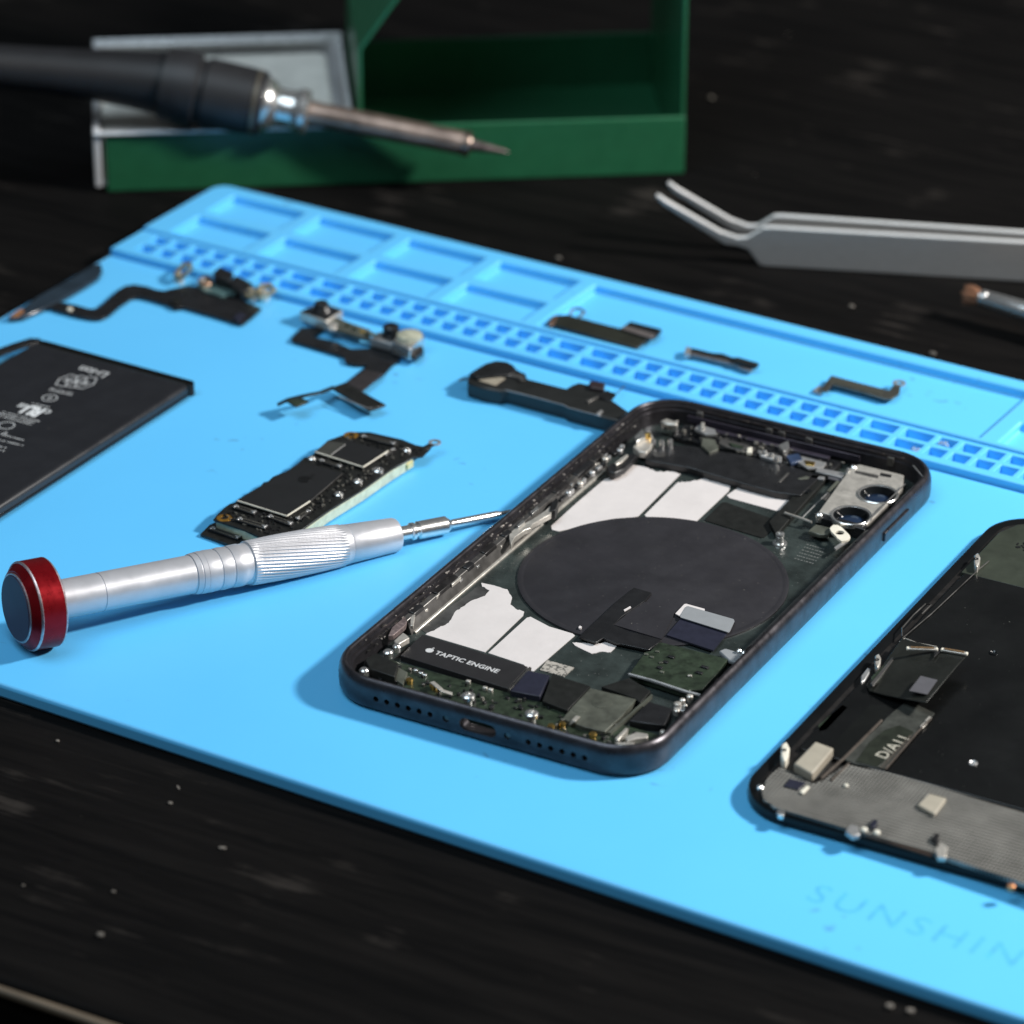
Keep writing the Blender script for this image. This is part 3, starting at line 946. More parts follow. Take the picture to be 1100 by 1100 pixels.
# corner contact at the upper left
cc = inside('corner_contact', [(680, 480), (684, 474), (690, 466), (698, 462), (702, 470), (700, 480), (694, 486), (686, 485)], 4.2, 1.6, NICKEL, None, 0.2, label='brass and silver contact in the upper left corner')
inside('contact_foil', [(681, 469), (690, 460), (694, 468), (684, 474)], 5.4, 1.2, STEEL, cc, 0.2)
bm = B()
p = P(696, 465, 5.6)
lathe(bm, (p.x, p.y, 4), (p.x, p.y, 6), [(0, .7), (1.4, .7), (1.6, .4), (1.65, 0)], 12)
ph.part('gold_contact', bm, GOLD, cc)
inside('white_lump', [(709, 452), (716, 449), (724, 452), (729, 450), (727, 456), (716, 455)], 5.4, 0.9, NICKEL, cc, 0.3)
inside('rubber_hook', [(651, 502), (655, 498), (664, 496), (676, 487), (686, 488), (671, 503), (660, 508), (653, 506)], 4.0, 1.6, BLACKP, None, 0.3)
inside('hook_insert', [(660, 497), (666, 492), (674, 487), (675, 489), (668, 496), (662, 499)], 4.5, 0.6, NICKEL, None, 0.2)

# screw post and loop tag
p = P(838, 573, 4.2)
bm = B()
lathe(bm, (p.x, p.y, FZ), (p.x, p.y, 5), [(0, 1.7), (0.4, 1.6), (0.5, 1.0), (1.8, 0.9), (2.0, 1.05), (2.6, 1.0), (2.8, 0.5), (2.4, 0.3), (2.4, 0)], 20)
ph.part('screw_post', bm, STEEL, floor_)
lp = [P(891, 567, 4.6), P(895, 563.5, 4.6), P(902, 564, 4.6), P(914, 576, 4.6), P(912, 579, 4.6), P(902, 583, 4.6), P(899, 577, 4.6), P(893, 571, 4.6)]
bm = B()
hc = P(902, 572, 4.6)
ring_o = [(q.x, q.y) for q in lp]
no = 24
ri = [(hc.x+1.0*math.cos(2*math.pi*k/no), hc.y+1.0*math.sin(2*math.pi*k/no)) for k in range(no)]
def ray_out(a):
    d = Vector((math.cos(a), math.sin(a)))
    best = 9e9
    for i in range(len(ring_o)):
        p1, p2 = Vector(ring_o[i]), Vector(ring_o[(i+1) % len(ring_o)])
        e = p2-p1
        den = d.x*e.y-d.y*e.x
        if abs(den) < 1e-9: continue
        w = p1-Vector((hc.x, hc.y))
        t = (w.x*e.y-w.y*e.x)/den
        u_ = (w.x*d.y-w.y*d.x)/den
        if t > 0 and -0.01 <= u_ <= 1.01: best = min(best, t)
    return best
loops = []
for z in (4.0, 4.6):
    loops.append([bm.verts.new((*q, z)) for q in ri])
    loops.append([bm.verts.new((hc.x+max(1.3, min(4, ray_out(2*math.pi*k/no)))*math.cos(2*math.pi*k/no), hc.y+max(1.3, min(4, ray_out(2*math.pi*k/no)))*math.sin(2*math.pi*k/no), z)) for k in range(no)])
for A, C in ((loops[0], loops[1]), (loops[2], loops[3]), (loops[0], loops[2]), (loops[1], loops[3])):
    for k in range(no):
        j = (k+1) % no
        bm.faces.new((A[k], A[j], C[j], C[k]))
ph.part('loop_tag', bm, CREAM, None, 0.06, label='cream loop tag with a round hole beside the camera')
inside('grey_foam', [(868, 570), (876, 563), (894, 567), (890, 574), (880, 574)], 3.6, 1.0, OLIVE, None, 0.2)
inside('hinge_wire', [(896, 588), (909, 579), (911, 581), (898, 590)], 4.0, 0.4, STEELR, None)

# twin camera bracket
cpoly = [(879.6, 549.6), (915.3, 500.5), (924, 499), (962, 508), (971, 510.5), (969.5, 523), (965, 530), (934, 561), (931, 563)]
CZ = 4.7
cb_ = B()
c1, c2 = P(943, 531.5, CZ), P(914.5, 554.2, CZ)
LR = 4.35
prism(cb_, PL(cpoly, CZ), FZ, CZ)
cam_b = mesh_obj('camera_bracket', cb_, NICKEL, ph.loc)
kb = B()
for c_ in (c1, c2):
    cyl(kb, c_.x, c_.y, FZ+0.4, CZ+3, LR, 40)
cut = mesh_obj('cutter', kb, NICKEL, ph.loc)
bo = cam_b.modifiers.new('b', 'BOOLEAN'); bo.operation = 'DIFFERENCE'; bo.object = cut; bo.solver = 'EXACT'
dg = bpy.context.evaluated_depsgraph_get()
me2 = bpy.data.meshes.new_from_object(cam_b.evaluated_get(dg))
cam_b.modifiers.clear()
cam_b.data = me2
me2.set_sharp_from_angle(angle=math.radians(35))
bpy.data.objects.remove(cut)
bv = cam_b.modifiers.new('bevel', 'BEVEL'); bv.width = 0.12*MM; bv.segments = 2; bv.limit_method = 'ANGLE'; bv.angle_limit = math.radians(50)
cam_b.parent = ph.o
cam_b['label'] = 'silver bracket over the twin camera lenses'
for c_ in (c1, c2):
    bm = B()
    lathe(bm, (c_.x, c_.y, CZ-0.8), (c_.x, c_.y, CZ+2), [(0, LR-0.05), (0.0, LR+0.4), (1.0, LR+0.4), (1.15, LR+0.25), (1.15, LR-0.05), (1.0, LR-0.3), (0, LR-0.3), (0, LR-0.05)], 48, caps=False)
    rg = ph.part('lens_ring', bm, STEEL, cam_b)
    bm = B()
    lathe(bm, (c_.x, c_.y, FZ+0.3), (c_.x, c_.y, CZ+2), [(0, LR-0.25), (2.9, LR-0.25), (2.9, LR-0.7), (1.5, LR-1.4), (1.5, 0)], 40)
    ph.part('lens_barrel', bm, BLACKG, rg)
    bm = B()
    lathe(bm, (c_.x, c_.y, FZ+1.75), (c_.x, c_.y, CZ+2), [(0, LR-1.3), (0.15, LR-1.5), (0.5, LR-2.6), (0.62, 0)], 36)
    ph.part('lens_glass', bm, LENS, rg)
inside('camera_side', [(880, 551), (932, 564.5), (929, 569), (876, 554.5)], 4.4, 2.6, BLACKP, cam_b, 0.15)
for (x, y, r) in ((880, 551, 0.8), (917, 500, 0.8), (911, 503, 0.5)):
    p = P(x, y, CZ+0.6)
    bm = B()
    lathe(bm, (p.x, p.y, CZ-1.5), (p.x, p.y, CZ+2), [(0, r), (1.8, r), (2.1, r*0.6), (2.15, 0)], 14)
    ph.part('bracket_pin', bm, STEEL, cam_b)
bm = tube(B(), [P(972, 520, 5.6), P(945, 547, 5.6), P(934, 558, 5.4), P(926, 566, 4.6)], 0.16, 6)
ph.part('camera_wire', bm, STEEL, cam_b)
bm = tube(B(), [P(981, 500, 6.4), P(992, 513, 6.4), P(980, 524, 6.3), P(962, 541, 6.2)], 0.13, 6)
ph.part('gasket_wire', bm, STEELR, fr)

for w, m_ in (([(884, 536), (889, 529), (892, 530), (887, 537)], CHASS), ([(888, 527), (899, 516), (902, 517), (891, 528)], OLIVE), ([(919, 505), (944, 510.5), (943, 514), (918, 508)], CHASS), ([(946, 507.5), (958, 510), (957, 513), (945, 511)], BLACKP)):
    inside('bracket_slot', w, CZ+0.06, 0.3, m_, cam_b, 0.04)
# purple-black film along the top wall
FILMP = mat('purple_black_film', (0.035, 0.03, 0.042), 0.28, 0.2, 0.5, vary=0.4, vscale=150)
bm = B()
box(bm, (-4, 71.3, 4.2), (44, 0.5, 1.5))
ph.part('wall_film', bm, FILMP, top, 0.1)
bm = B()
box(bm, (-6, 69.9, 3.3), (34, 1.6, 0.6))
ph.part('wall_film', bm, FILMP, top, 0.1)
# crowded tiny parts on the top bracket and on the charge board
rnd = random.Random(77)
for nm, host, (xa, xb), (ya, yb), z0, nn_ in (('solder_joints', top, (-27, 15), (62.5, 70.5), 3.05, 130), ('solder_joints', strip, (-30, 31), (-71, -59), 2.32, 150)):
    b1, b2 = B(), B()
    for k in range(nn_):
        t_ = b1 if rnd.random() < 0.6 else b2
        h_ = rnd.uniform(0.2, 0.9)
        box(t_, (rnd.uniform(xa, xb), rnd.uniform(ya, yb), z0+h_/2-0.05), (rnd.uniform(.3, 1.1), rnd.uniform(.3, .8), h_), rnd.uniform(-.5, .5))
    for b_i, m_ in ((b1, BLACKP), (b2, mat('dull_tin', (0.24, 0.225, 0.20), 0.35, 0.6, vary=0.5, vscale=900))):
        o = ph.part(nm, b_i, m_, host, 0.05)
        o['kind'] = 'stuff'

# ------------------------------------------------------------------ display assembly
DX0, DX1, DY0, DY1 = 55.5, 131.5, -74.9, 66.6
dp = Thing('display_assembly', 'black phone screen lying face down with grey woven foil and flex cable', 'phone screen', (DX0+37, 0, 0))
bm = B()
sweep_rrect(bm, DX0, DY0, DX1, DY1, 11.5, [(2.2, 0.02), (0.7, 0.08), (0.15, 0.6), (0.0, 1.5), (0.08, 2.4), (0.35, 2.9), (0.9, 3.1), (1.7, 3.05), (2.6, 2.75), (2.8, 0.6)], n=14)
dfr = dp.part('bezel', bm, mat('bezel_black', (0.005, 0.0055, 0.006), 0.28, 0, 0.25, vary=0.3, vscale=100))
bm = B()
prism(bm, rrect(DX0, DY0, DX1, DY1, 11.5, 10, 2.5), 0.1, 2.7)
base = dp.part('backing', bm, mat('bezel_trim', (0.02, 0.018, 0.017), 0.4, 0.3, vary=0.5, vscale=400))
DZ = 2.6
def dpart(name, pts, z, th, m_, parent=None, bevel=0.0, label=None):
    return dp.part(name, pp(pts, z, th), m_, parent, bevel, label=label)
bm = B()
prism(bm, rrect(DX0+3.8, -50, DX1-3, 34.6, 0.8, 4), 1.5, DZ)
plate = dp.part('heat_shield', bm, mat('black_heat_shield', (0.0055, 0.0058, 0.0058), 0.22, 0, 0.5, vary=0.4, vscale=60, rvary=0.08, speck=(1500, 0.745, (0.10, 0.10, 0.09))), None, 0.15, label='glossy black heat shield plate')
bm = B()
prism(bm, [(DX0+3.0, 34.7), (DX1-3, 34.7), (DX1-3, 56), (DX1-9, 64.6), (DX0+9.5, 64.6), (DX0+5.2, 61.5), (DX0+3.0, 56)], 1.5, DZ-0.05)
# note: upper end of the panel
dp.part('upper_panel', bm, mat('green_black_panel', (0.032, 0.038, 0.028), 0.38, 0, 0.5, vary=0.3, vscale=120, rvary=0.08), None, 0.15)
foil = dpart('woven_foil', [(818, 848), (826, 833), (838, 824), (858, 833), (872, 842), (884, 838), (909, 821), (951, 828.5), (1000, 842.5), (1100, 873), (1230, 913), (1200, 985), (1180, 978), (1085.5, 943.5), (1000, 915), (902, 887.5), (832, 866.5), (820, 858)], DZ, 1.0, FOIL, None, 0.12, label='grey woven foil at the bottom end of the screen')
# chips and windows on the foil
ch = dpart('ceramic_chip', [(852.7, 820), (876, 796), (896, 803.6), (872.7, 831)], 4.2, 2.2, BEIGE, None, 0.35, label='larger beige chip')
dpart('chip_bed', [(843, 829), (872, 795), (904, 800), (884, 830), (868, 842), (850, 836)], 2.3, 0.8, BLACKM, ch, 0.1)
dpart('ceramic_chip', [(985, 864), (998, 851.5), (1017, 857), (1004, 874.5)], 3.4, 0.9, BEIGE, None, 0.3, label='smaller beige chip')
dpart('purple_window', [(842, 844), (849, 836), (866, 840), (858, 848)], DZ+0.25, 0.3, NAVY, foil, 0.1)
dpart('cream_tab', [(859, 850), (867, 843), (870, 845), (863, 852)], DZ+0.5, 0.5, CREAM, foil, 0.15)
for (x, y, r, m_) in ((909, 842, 0.5, CREAM), (928.5, 889, 0.7, CREAM), (942, 892, 0.7, CREAM), (1086, 949, 0.8, mat('copper_dot', (0.5, 0.22, 0.1), 0.4, 0.8)), (817, 843.5, 0.7, STEEL)):
    p = P(x, y, 3.2)
    bm = B()
    lathe(bm, (p.x, p.y, 1.9), (p.x, p.y, 5), [(0, r), (1.0, r), (1.25, r*0.6), (1.3, 0)], 12)
    dp.part('solder_dot', bm, m_, foil)
for w, m_, z in (([(934, 884), (938, 879), (943, 881), (941, 888), (936, 889)], NAVY, 3.4), ([(908, 892), (914, 885), (922, 887), (924, 896), (916, 898)], STEELR, 2.9), ([(1000, 900), (1004, 894), (1009, 896), (1007, 906)], BLACKP, 3.4),
               ([(1004, 912), (1010, 905), (1018, 909), (1016, 921), (1007, 920)], NICKEL, 2.9), ([(834, 871), (838, 868), (844, 870), (842, 876), (836, 875)], STEEL, 2.4)):
    dpart('edge_clip', w, z, 1.1, m_, dfr, 0.2)
bm = tube(B(), [P(930, 897, 2.1), P(965, 908, 2.1), P(1000, 919, 2.1)], 0.3, 6)
dp.part('copper_seam', bm, mat('copper_dull', (0.13, 0.075, 0.05), 0.5, 0.5, vary=0.3), dfr)
# side flex zone: rails and the marked window
rl = dpart('side_flex', [(906, 815), (948, 776), (953, 770), (975, 752), (1004, 766), (985, 787), (951, 826), (918, 820)], 2.85, 0.5, mat('grey_green_flex', (0.048, 0.05, 0.044), 0.4, 0.1, vary=0.4, vscale=350), None, 0.08)
dpart('marked_window', [(919, 818), (944, 824), (982, 786), (966, 779), (950, 784), (934, 797)], 2.98, 0.2, mat('window_green_black', (0.018, 0.021, 0.015), 0.35, vary=0.4, vscale=400), rl, 0.05)
a, b_ = P(942, 813, 3.0), P(974, 791, 3.0)
ang = math.atan2(b_.y-a.y, b_.x-a.x)
me = text_mesh('D/A11', 3.7, ((a.x+b_.x)/2+0.3, (a.y+b_.y)/2, 3.03), ang+0.08, 0.02, spacing=1.05, base=dp.loc)
dp.part('window_lettering', me, mat('tan_print', (0.46, 0.43, 0.36), 0.5), rl)
for w, r in ((([P(951, 826, 3.1), P(985, 787, 3.1), P(1000, 772, 3.1)]), 0.22), (([P(946, 825, 3.05), P(978, 790, 3.05)]), 0.12), (([P(882, 836, 2.9), P(906, 815, 2.9), P(947, 774, 2.9)]), 0.3), (([P(893, 838, 2.8), P(912, 820, 2.8)]), 0.25)):
    dp.part('flex_rail', tube(B(), w, r, 6), mat('rail_brown_grey', (0.12, 0.10, 0.085), 0.4, 0.5, vary=0.3), rl)
for w in ([(988, 780), (993, 775), (996, 777), (991, 782)], [(993, 774), (998, 769), (1001, 771), (996, 776)]):
    dpart('cream_tab', w, 3.2, 0.4, NICKEL, rl, 0.08)
# raised flex board with two connectors
FBZ = 6.2
fpoly = [(968.6, 686), (1008.8, 696), (1039, 703.5), (1030, 713), (995, 754.5), (950, 746.5), (934, 742), (931, 735), (942, 722), (950, 712)]
pl_ = PL(fpoly, FBZ)
def tilt_z(p):   # the board lifts away from the screen's edge
    return 3.3+min(1.0, max(0, (p[0]-58.5)/13.0))*(FBZ-3.3)
bm = B()
pts3 = [P(x, y, 3.2+min(1.0, max(0, (x-940)/60))*(FBZ-3.2)) for x, y in fpoly]
prism(bm, [(p.x, p.y) for p in pts3], [p.z-0.35 for p in pts3], [p.z for p in pts3])
fb = dp.part('flex_board', bm, mat('flex_board_black', (0.012, 0.013, 0.011), 0.35, 0, 0.5, vary=0.3, vscale=160, rvary=0.1), None, 0.08, label='black flex board lifted off the screen with two connectors')
for (x0, y0, x1, y1) in ((975, 697.2, 1006, 698.2), (1012, 698.5, 1038, 703)):
    a, b_ = P(x0, y0, FBZ+0.3), P(x1, y1, FBZ+0.3)
    mid = (a+b_)/2
    ang = math.atan2(b_.y-a.y, b_.x-a.x)
    bm = B()
    box(bm, (mid.x, mid.y, FBZ+0.35), ((b_-a).length, 1.0, 0.55), ang)
    cn = dp.part('connector', bm, NICKEL, fb, 0.15)
    bm = B()
    box(bm, (mid.x, mid.y, FBZ+0.72), ((b_-a).length*0.8, 0.6, 0.1), ang)
    dp.part('contact_row', bm, mat('brown_contact', (0.30, 0.19, 0.10), 0.4, 0.6, vary=0.6, vscale=3000), cn)
    for e_ in (a, b_):
        bm = B()
        box(bm, (e_.x, e_.y, FBZ+0.35), (0.55, 0.95, 0.62), ang)
        dp.part('connector_end', bm, CREAM, cn, 0.15)
dpart('grey_sticker', [(976.5, 742), (989, 726), (1007, 730.5), (996, 746)], FBZ+0.05, 0.15, DGREYST, fb)
dpart('board_link', [(1004, 697), (1008, 694), (1011, 699), (1003, 706)], FBZ+0.25, 0.3, BLACKP, fb, 0.05)
# flex root at the edge
dpart('flex_root', [(936, 727), (950, 714), (962, 703), (958, 714), (944, 731), (937, 735)], 3.9, 0.9, PCBG, None, 0.1)
dpart('root_rib', [(935, 734), (958, 706), (961, 707), (938, 737)], 4.3, 0.5, CHASS, None, 0.1)
# wire rail and clips along the left edge
bm = tube(B(), [P(969, 686, 3.0), P(1000, 660, 2.9), P(1050, 613, 2.9), P(1062, 603, 2.9)], 0.13, 6)
dp.part('edge_wire', bm, CHASS, dfr)
bm = tube(B(), [P(969, 684, 3.2), P(969, 675, 3.4), P(981, 661, 3.6), P(994, 649, 3.4), P(1000, 650, 3.2), P(990, 660, 3.1)], 0.16, 6)
dp.part('spring_wire', bm, CHASS, dfr)
bm = tube(B(), [P(966, 690, 3.0), P(972, 686, 3.4), P(985, 691, 3.2), P(1006, 695, 3.0)], 0.14, 6)
dp.part('spring_wire', bm, NICKEL, dfr)
for (x, y, s_) in ((1049, 601, 0.8), (942.5, 709, 0.8), (843, 806, 1.12)):
    w = [(x-3.5*s_, y+4*s_), (x-3*s_, y-6*s_), (x+2*s_, y-9*s_), (x+5*s_, y-3*s_), (x+4*s_, y+4*s_), (x+1*s_, y+10*s_), (x-2*s_, y+9*s_)]
    cl = dpart('edge_clip', w, 4.2, 2.4, CREAM if s_ > 1.1 else NICKEL, dfr, 0.35)
    p = P(x-0.5, y-1, 4.4)
    bm = B()
    lathe(bm, (p.x, p.y, 3.6), (p.x, p.y, 5), [(0, 0.5), (0.7, 0.5), (0.7, 0.2), (0.4, 0)], 10)
    dp.part('clip_hole', bm, BLACKP, cl)
dpart('edge_clip', [(925, 726), (932, 717), (936, 719), (929, 731), (925, 733)], 3.0, 1.3, STEELR, dfr, 0.2)
dpart('green_strip', [(879, 779), (905, 757), (911, 760), (888, 784), (880, 786)], 2.6, 0.6, PCBG, None, 0.08)
dpart('black_film', [(893, 800), (935, 757), (960, 758), (948, 772), (905, 814), (897, 810)], DZ+0.05, 0.3, mat('gloss_black_film', (0.006, 0.0065, 0.006), 0.2, vary=0.3, vscale=100), None)
for (x, y) in ((1045, 820), (1067, 702)):
    p = P(x, y, DZ)
    bm = B()
    lathe(bm, (p.x, p.y, DZ-0.1), (p.x, p.y, 5), [(0, 0.95), (0.3, 0.9), (0.4, 0.7), (0.15, 0.4), (0.15, 0)], 18)
    dp.part('rivet', bm, STEELR if y > 800 else BLACKG, plate)
bm = B()
rnd = random.Random(5)
cpt = P(1104, 588, DZ)
for k in range(26):
    x, y = cpt.x+rnd.gauss(0, 1.6), cpt.y+rnd.gauss(0, 1.0)
    box(bm, (x, y, DZ), (rnd.uniform(.3, .9), rnd.uniform(.3, .9), 0.2), rnd.uniform(0, 3))
g = dp.part('glue_residue', bm, BLACKP, plate)
g['kind'] = 'stuff'
# everything on the back sits a millimetre higher, on top of the rim's backing
lift = P(950, 800, 1.0)-P(950, 800, 0.0)
for o in dp.o.children:
    if o not in (dfr, base):
        o.location = lift*MM
for o in dfr.children:
    o.location = lift*MM

# ------------------------------------------------------------------ battery
bo_ = P(211, 408.5, 3.6)
BA = math.radians(-2.2)
bx_ = Vector((-math.cos(BA), -math.sin(BA), 0))     # to its far left side
by_ = Vector((math.sin(BA), -math.cos(BA), 0))      # towards its lower end
def bp(a, b_, z): 
    q = bo_+bx_*a+by_*b_
    return Vector((q.x, q.y, z))
bt = Thing('battery', 'flat black lithium phone battery with small grey print', 'battery', bp(23, 48, 0))
def bat_box(a0, b0, a1, b1, z0, z1):
    return prism(B(), [(bp(a, b_, 0).x, bp(a, b_, 0).y) for a, b_ in rrect(a0, b0, a1, b1, 1.6, 4)], z0, z1)
bcell = bt.part('cell', bat_box(0, 2.6, 46, 98, 0, 3.7), BATT, None, 1.1, 4)
bt.part('end_flap', bat_box(-0.1, 0, 46, 2.7, 0.3, 3.2), BLACKM, None, 0.35, 2)
bt.part('side_seam', prism(B(), [(bp(a, b_, 0).x, bp(a, b_, 0).y) for a, b_ in ((-0.25, 3.5), (0.4, 3.5), (0.4, 97), (-0.25, 97))], 0.7, 1.5), BLACKG, bcell, 0.2)
# connector strip folded out beside the cell
bm = ribbon(B(), [P(46, 366, 2.6), P(36, 365.5, 3.4), P(18, 371, 3.3), P(0, 377.5, 3.0), P(-25, 387, 2.6), P(-45, 394, 0.9)], 3.4, 0.5)
bt.part('connector_ribbon', bm, FLEX, None, 0.08)
# print: reads from the far side
def bprint(s_, size, px_, py_, m_=PRINT, sp=1.0, sxy=(1, 1), bold=0.01):
    c_ = P(px_, py_, 3.7)
    me = text_mesh(s_, size, (c_.x, c_.y, 3.71), math.pi+BA, 0.012, spacing=sp, base=bt.loc, sxy=sxy, bold=bold)
    bt.part('print', me, m_, bcell)
bprint('Li-ion', 4.4, 100, 399, PRINT, 1.0, (0.82, 1), 0.015)
def bring(px_, py_, rx, w_, n=24, ry=None, six=False):
    c_ = P(px_, py_, 3.7)
    bm = B()
    n = 6 if six else n
    lo, hi = [], []
    for k in range(n):
        t = 2*math.pi*k/n
        lo.append(bm.verts.new((c_.x+rx*math.cos(t), c_.y+(ry or rx)*math.sin(t), 3.712)))
        hi.append(bm.verts.new((c_.x+(rx-w_)*math.cos(t), c_.y+((ry or rx)-w_)*math.sin(t), 3.712)))
    for k in range(n):
        j = (k+1) % n
        bm.faces.new((lo[k], lo[j], hi[j], hi[k]))
    bt.part('print', bm, PRINT, bcell)
for dx in (-10, 0, 10):
    bring(82+dx, 410+dx*0.12, 2.3, 0.34, ry=3.9, six=True)
    c_ = P(82+dx, 410+dx*0.12, 3.7)
    bm = B()
    box(bm, (c_.x, c_.y, 3.712), (2.2, 0.4, 0.01), 0.6)
    box(bm, (c_.x, c_.y, 3.712), (0.4, 2.6, 0.01), 0.6)
    bt.part('print', bm, PRINT, bcell)
bring(53.5, 427.5, 1.9, 0.28)
bring(7, 457, 2.0, 0.3)
bprint('E', 2.0, 53.5, 427.5)
bprint('RU', 6.4, 36, 441, mat('bright_print', (0.72, 0.72, 0.72), 0.5), 0.85, (0.62, 1), 0.05)
bprint('c', 4.0, 51, 443, PRINT, 1.0, (0.75, 1), 0.03)
bprint('us', 4.0, 24, 436.5, PRINT, 1.0, (0.75, 1), 0.03)
# rows of print too fine to read
def fine_rows(px0, py0, px1, py1, rows_, seed, step):
    rnd = random.Random(seed)
    for r_ in range(rows_):
        a, b_ = P(px0+step[0]*r_, py0+step[1]*r_, 3.7), P(px1+step[0]*r_, py1+step[1]*r_, 3.7)
        d = b_-a
        L = d.length
        d.normalize()
        bm = B()
        t = rnd.uniform(0, 0.6)
        ang_ = math.atan2(d.y, d.x)
        while t < L:
            w_ = rnd.uniform(0.25, 0.6)
            q = a+d*(t+w_/2)
            h_ = rnd.uniform(0.45, 0.72)
            box(bm, (q.x, q.y, 3.712), (w_*0.62, h_, 0.01), ang_)
            t += w_+(rnd.uniform(0.3, 0.6) if rnd.random() < 0.18 else 0.08)
        bt.part('print', bm, PRINT, bcell)
fine_rows(54, 417, 78, 422.5, 2, 1, (-2, 1.7))
fine_rows(32, 432.5, 52, 437.5, 1, 2, (-2, 2))
fine_rows(2, 442, 41, 452.5, 3, 3, (-4, 1.7))
fine_rows(-8, 464, 24, 472.5, 1, 4, (-4, 2.2))
fine_rows(-12, 470, 24, 478.5, 1, 5, (-4, 2.2))
fine_rows(-14, 476, 6, 481, 2, 6, (-3, 3.2))
bprint('V', 2.0, 6, 465)

# ------------------------------------------------------------------ logic board
LZ = 3.1
lb = Thing('logic_board', 'small black double layer logic board with chips and pale green edge', 'circuit board', P(340, 525, 0))
def lpart(name, pts, z, th, m_, parent=None, bevel=0.0, label=None):
    return lb.part(name, pp(pts, z, th), m_, parent, bevel, label=label)
outline = [(229, 558), (233, 553), (242, 544.5), (247, 541), (252, 540), (256, 536), (280, 522), (283, 518), (288, 517), (293, 512), (310, 505), (322, 496), (326, 492), (335, 489), (340, 484), (352, 473), (369, 467), (375, 464), (397, 464), (432, 472), (447, 478), (463, 481), (454, 490), (444, 491), (420, 504), (389, 526), (352, 549), (318, 573), (300, 578), (282, 578), (262, 569)]
up = lpart('upper_board', outline, LZ, 0.45, PCBD, None, 0.06)
bm = pp([(232, 559), (262, 571), (282, 579), (300, 580), (319, 576), (353, 551), (390, 528), (420, 507), (436, 497), (444, 492), (430, 480), (375, 470), (340, 490), (300, 512), (260, 538)], LZ-0.45, LZ-0.45-0.35)
lb.part('spacer', bm, PCBE, None, 0.05, label='pale green spacer between the two boards')
lowb = lb.part('lower_board', prism(B(), PL([(215, 573), (225, 563), (240, 556), (300, 512), (345, 485), (380, 466), (430, 475), (452, 487), (420, 508), (389, 530), (352, 553), (318, 577), (296, 583), (262, 590)], 0.9), 0.05, 0.75), PCBD, None, 0.08)
for (x, y) in ((369, 535.5), (402, 514), (440, 494)):
    p = P(x, y+4.5, 1.7)
    bm = B()
    box(bm, (p.x, p.y-0.2, 1.6), (0.9, 2.4, 1.3), -0.05)
    lb.part('gold_castellation', bm, mat('pale_gold', (0.70, 0.60, 0.30), 0.4, 0.4, vary=0.2), lowb, 0.05)
cpu = lpart('processor', [(255, 537.5), (324, 496.5), (368, 508), (334, 537), (309, 554)], LZ+0.75, 0.75, mat('dark_chip_top', (0.013, 0.013, 0.0135), 0.42, 0, 0.5, vary=0.12, vscale=200), up, 0.05, label='large dark processor chip')
def edge_line(pa, pb, z, m_, parent, r=0.16):
    lb.part('chip_edge', tube(B(), [P(*pa, z), P(*pb, z)], r, 6), m_, parent)
edge_line((255, 538), (308, 554.5), LZ+0.7, CREAM, cpu, 0.2)
edge_line((308, 554.5), (333, 538.5), LZ+0.7, CREAM, cpu, 0.2)
edge_line((333, 538.5), (368, 508.5), LZ+0.7, CHASS, cpu, 0.1)
# faint emblem on the chip
c0 = P(328, 515, LZ+0.75)
bm = B()
blob(c0.x, c0.y, 1.7, 1.8, 28, LZ+0.74, LZ+0.765, 0.0, 1.35)
blob(c0.x+0.4, c0.y+2.5, 0.28, 0.7, 12, LZ+0.74, LZ+0.765, -0.6)
lb.part('chip_emblem', bm, mat('chip_emblem_black', (0.006, 0.006, 0.006), 0.3), cpu)
mem = lpart('memory_chip', [(358, 485.5), (371, 473), (417, 484.5), (390, 502), (355, 490)], LZ+0.75, 0.75, MATS['dark_chip_top'], up, 0.05)
lpart('shield_can', [(338.5, 485), (352, 473.5), (371.5, 476), (355, 489)], LZ+0.85, 0.8, mat('dull_grey_can', (0.085, 0.085, 0.075), 0.42, 0.5, vary=0.1), up, 0.06)
edge_line((338.5, 485.5), (390, 502), LZ+0.75, CREAM, mem, 0.2)
edge_line((390, 502), (417, 484.5), LZ+0.75, CREAM, mem, 0.2)
edge_line((355, 489), (371, 477.5), LZ+0.8, STEELR, mem, 0.1)
for (x, y) in ((241, 556.5), (377, 467.5)):
    p = P(x, y, LZ)
    bm = B()
    lathe(bm, (p.x, p.y, LZ-0.5), (p.x, p.y, 5), [(0, 1.75), (0.56, 1.75), (0.62, 1.5), (0.62, 0.85), (0.2, 0.8), (0.2, 0)], 22)
    lb.part('gold_mount', bm, mat('amber_gold', (0.55, 0.28, 0.05), 0.35, 0.8, vary=0.3, vscale=900), up)
for (x, y, r) in ((406, 504.5, 1.35), (384.5, 516.5, 1.15), (364, 530.5, 1.1), (437, 483, 1.0), (335, 492, 1.0)):
    p = P(x, y, LZ+0.4)
    bm = B()
    lathe(bm, (p.x, p.y, LZ-0.1), (p.x, p.y, 5), [(0, r), (0.5, r), (0.75, r*0.75), (0.75, r*0.45), (0.35, r*0.35), (0.35, 0)], 18)
    lb.part('solder_ring', bm, STEEL, up)
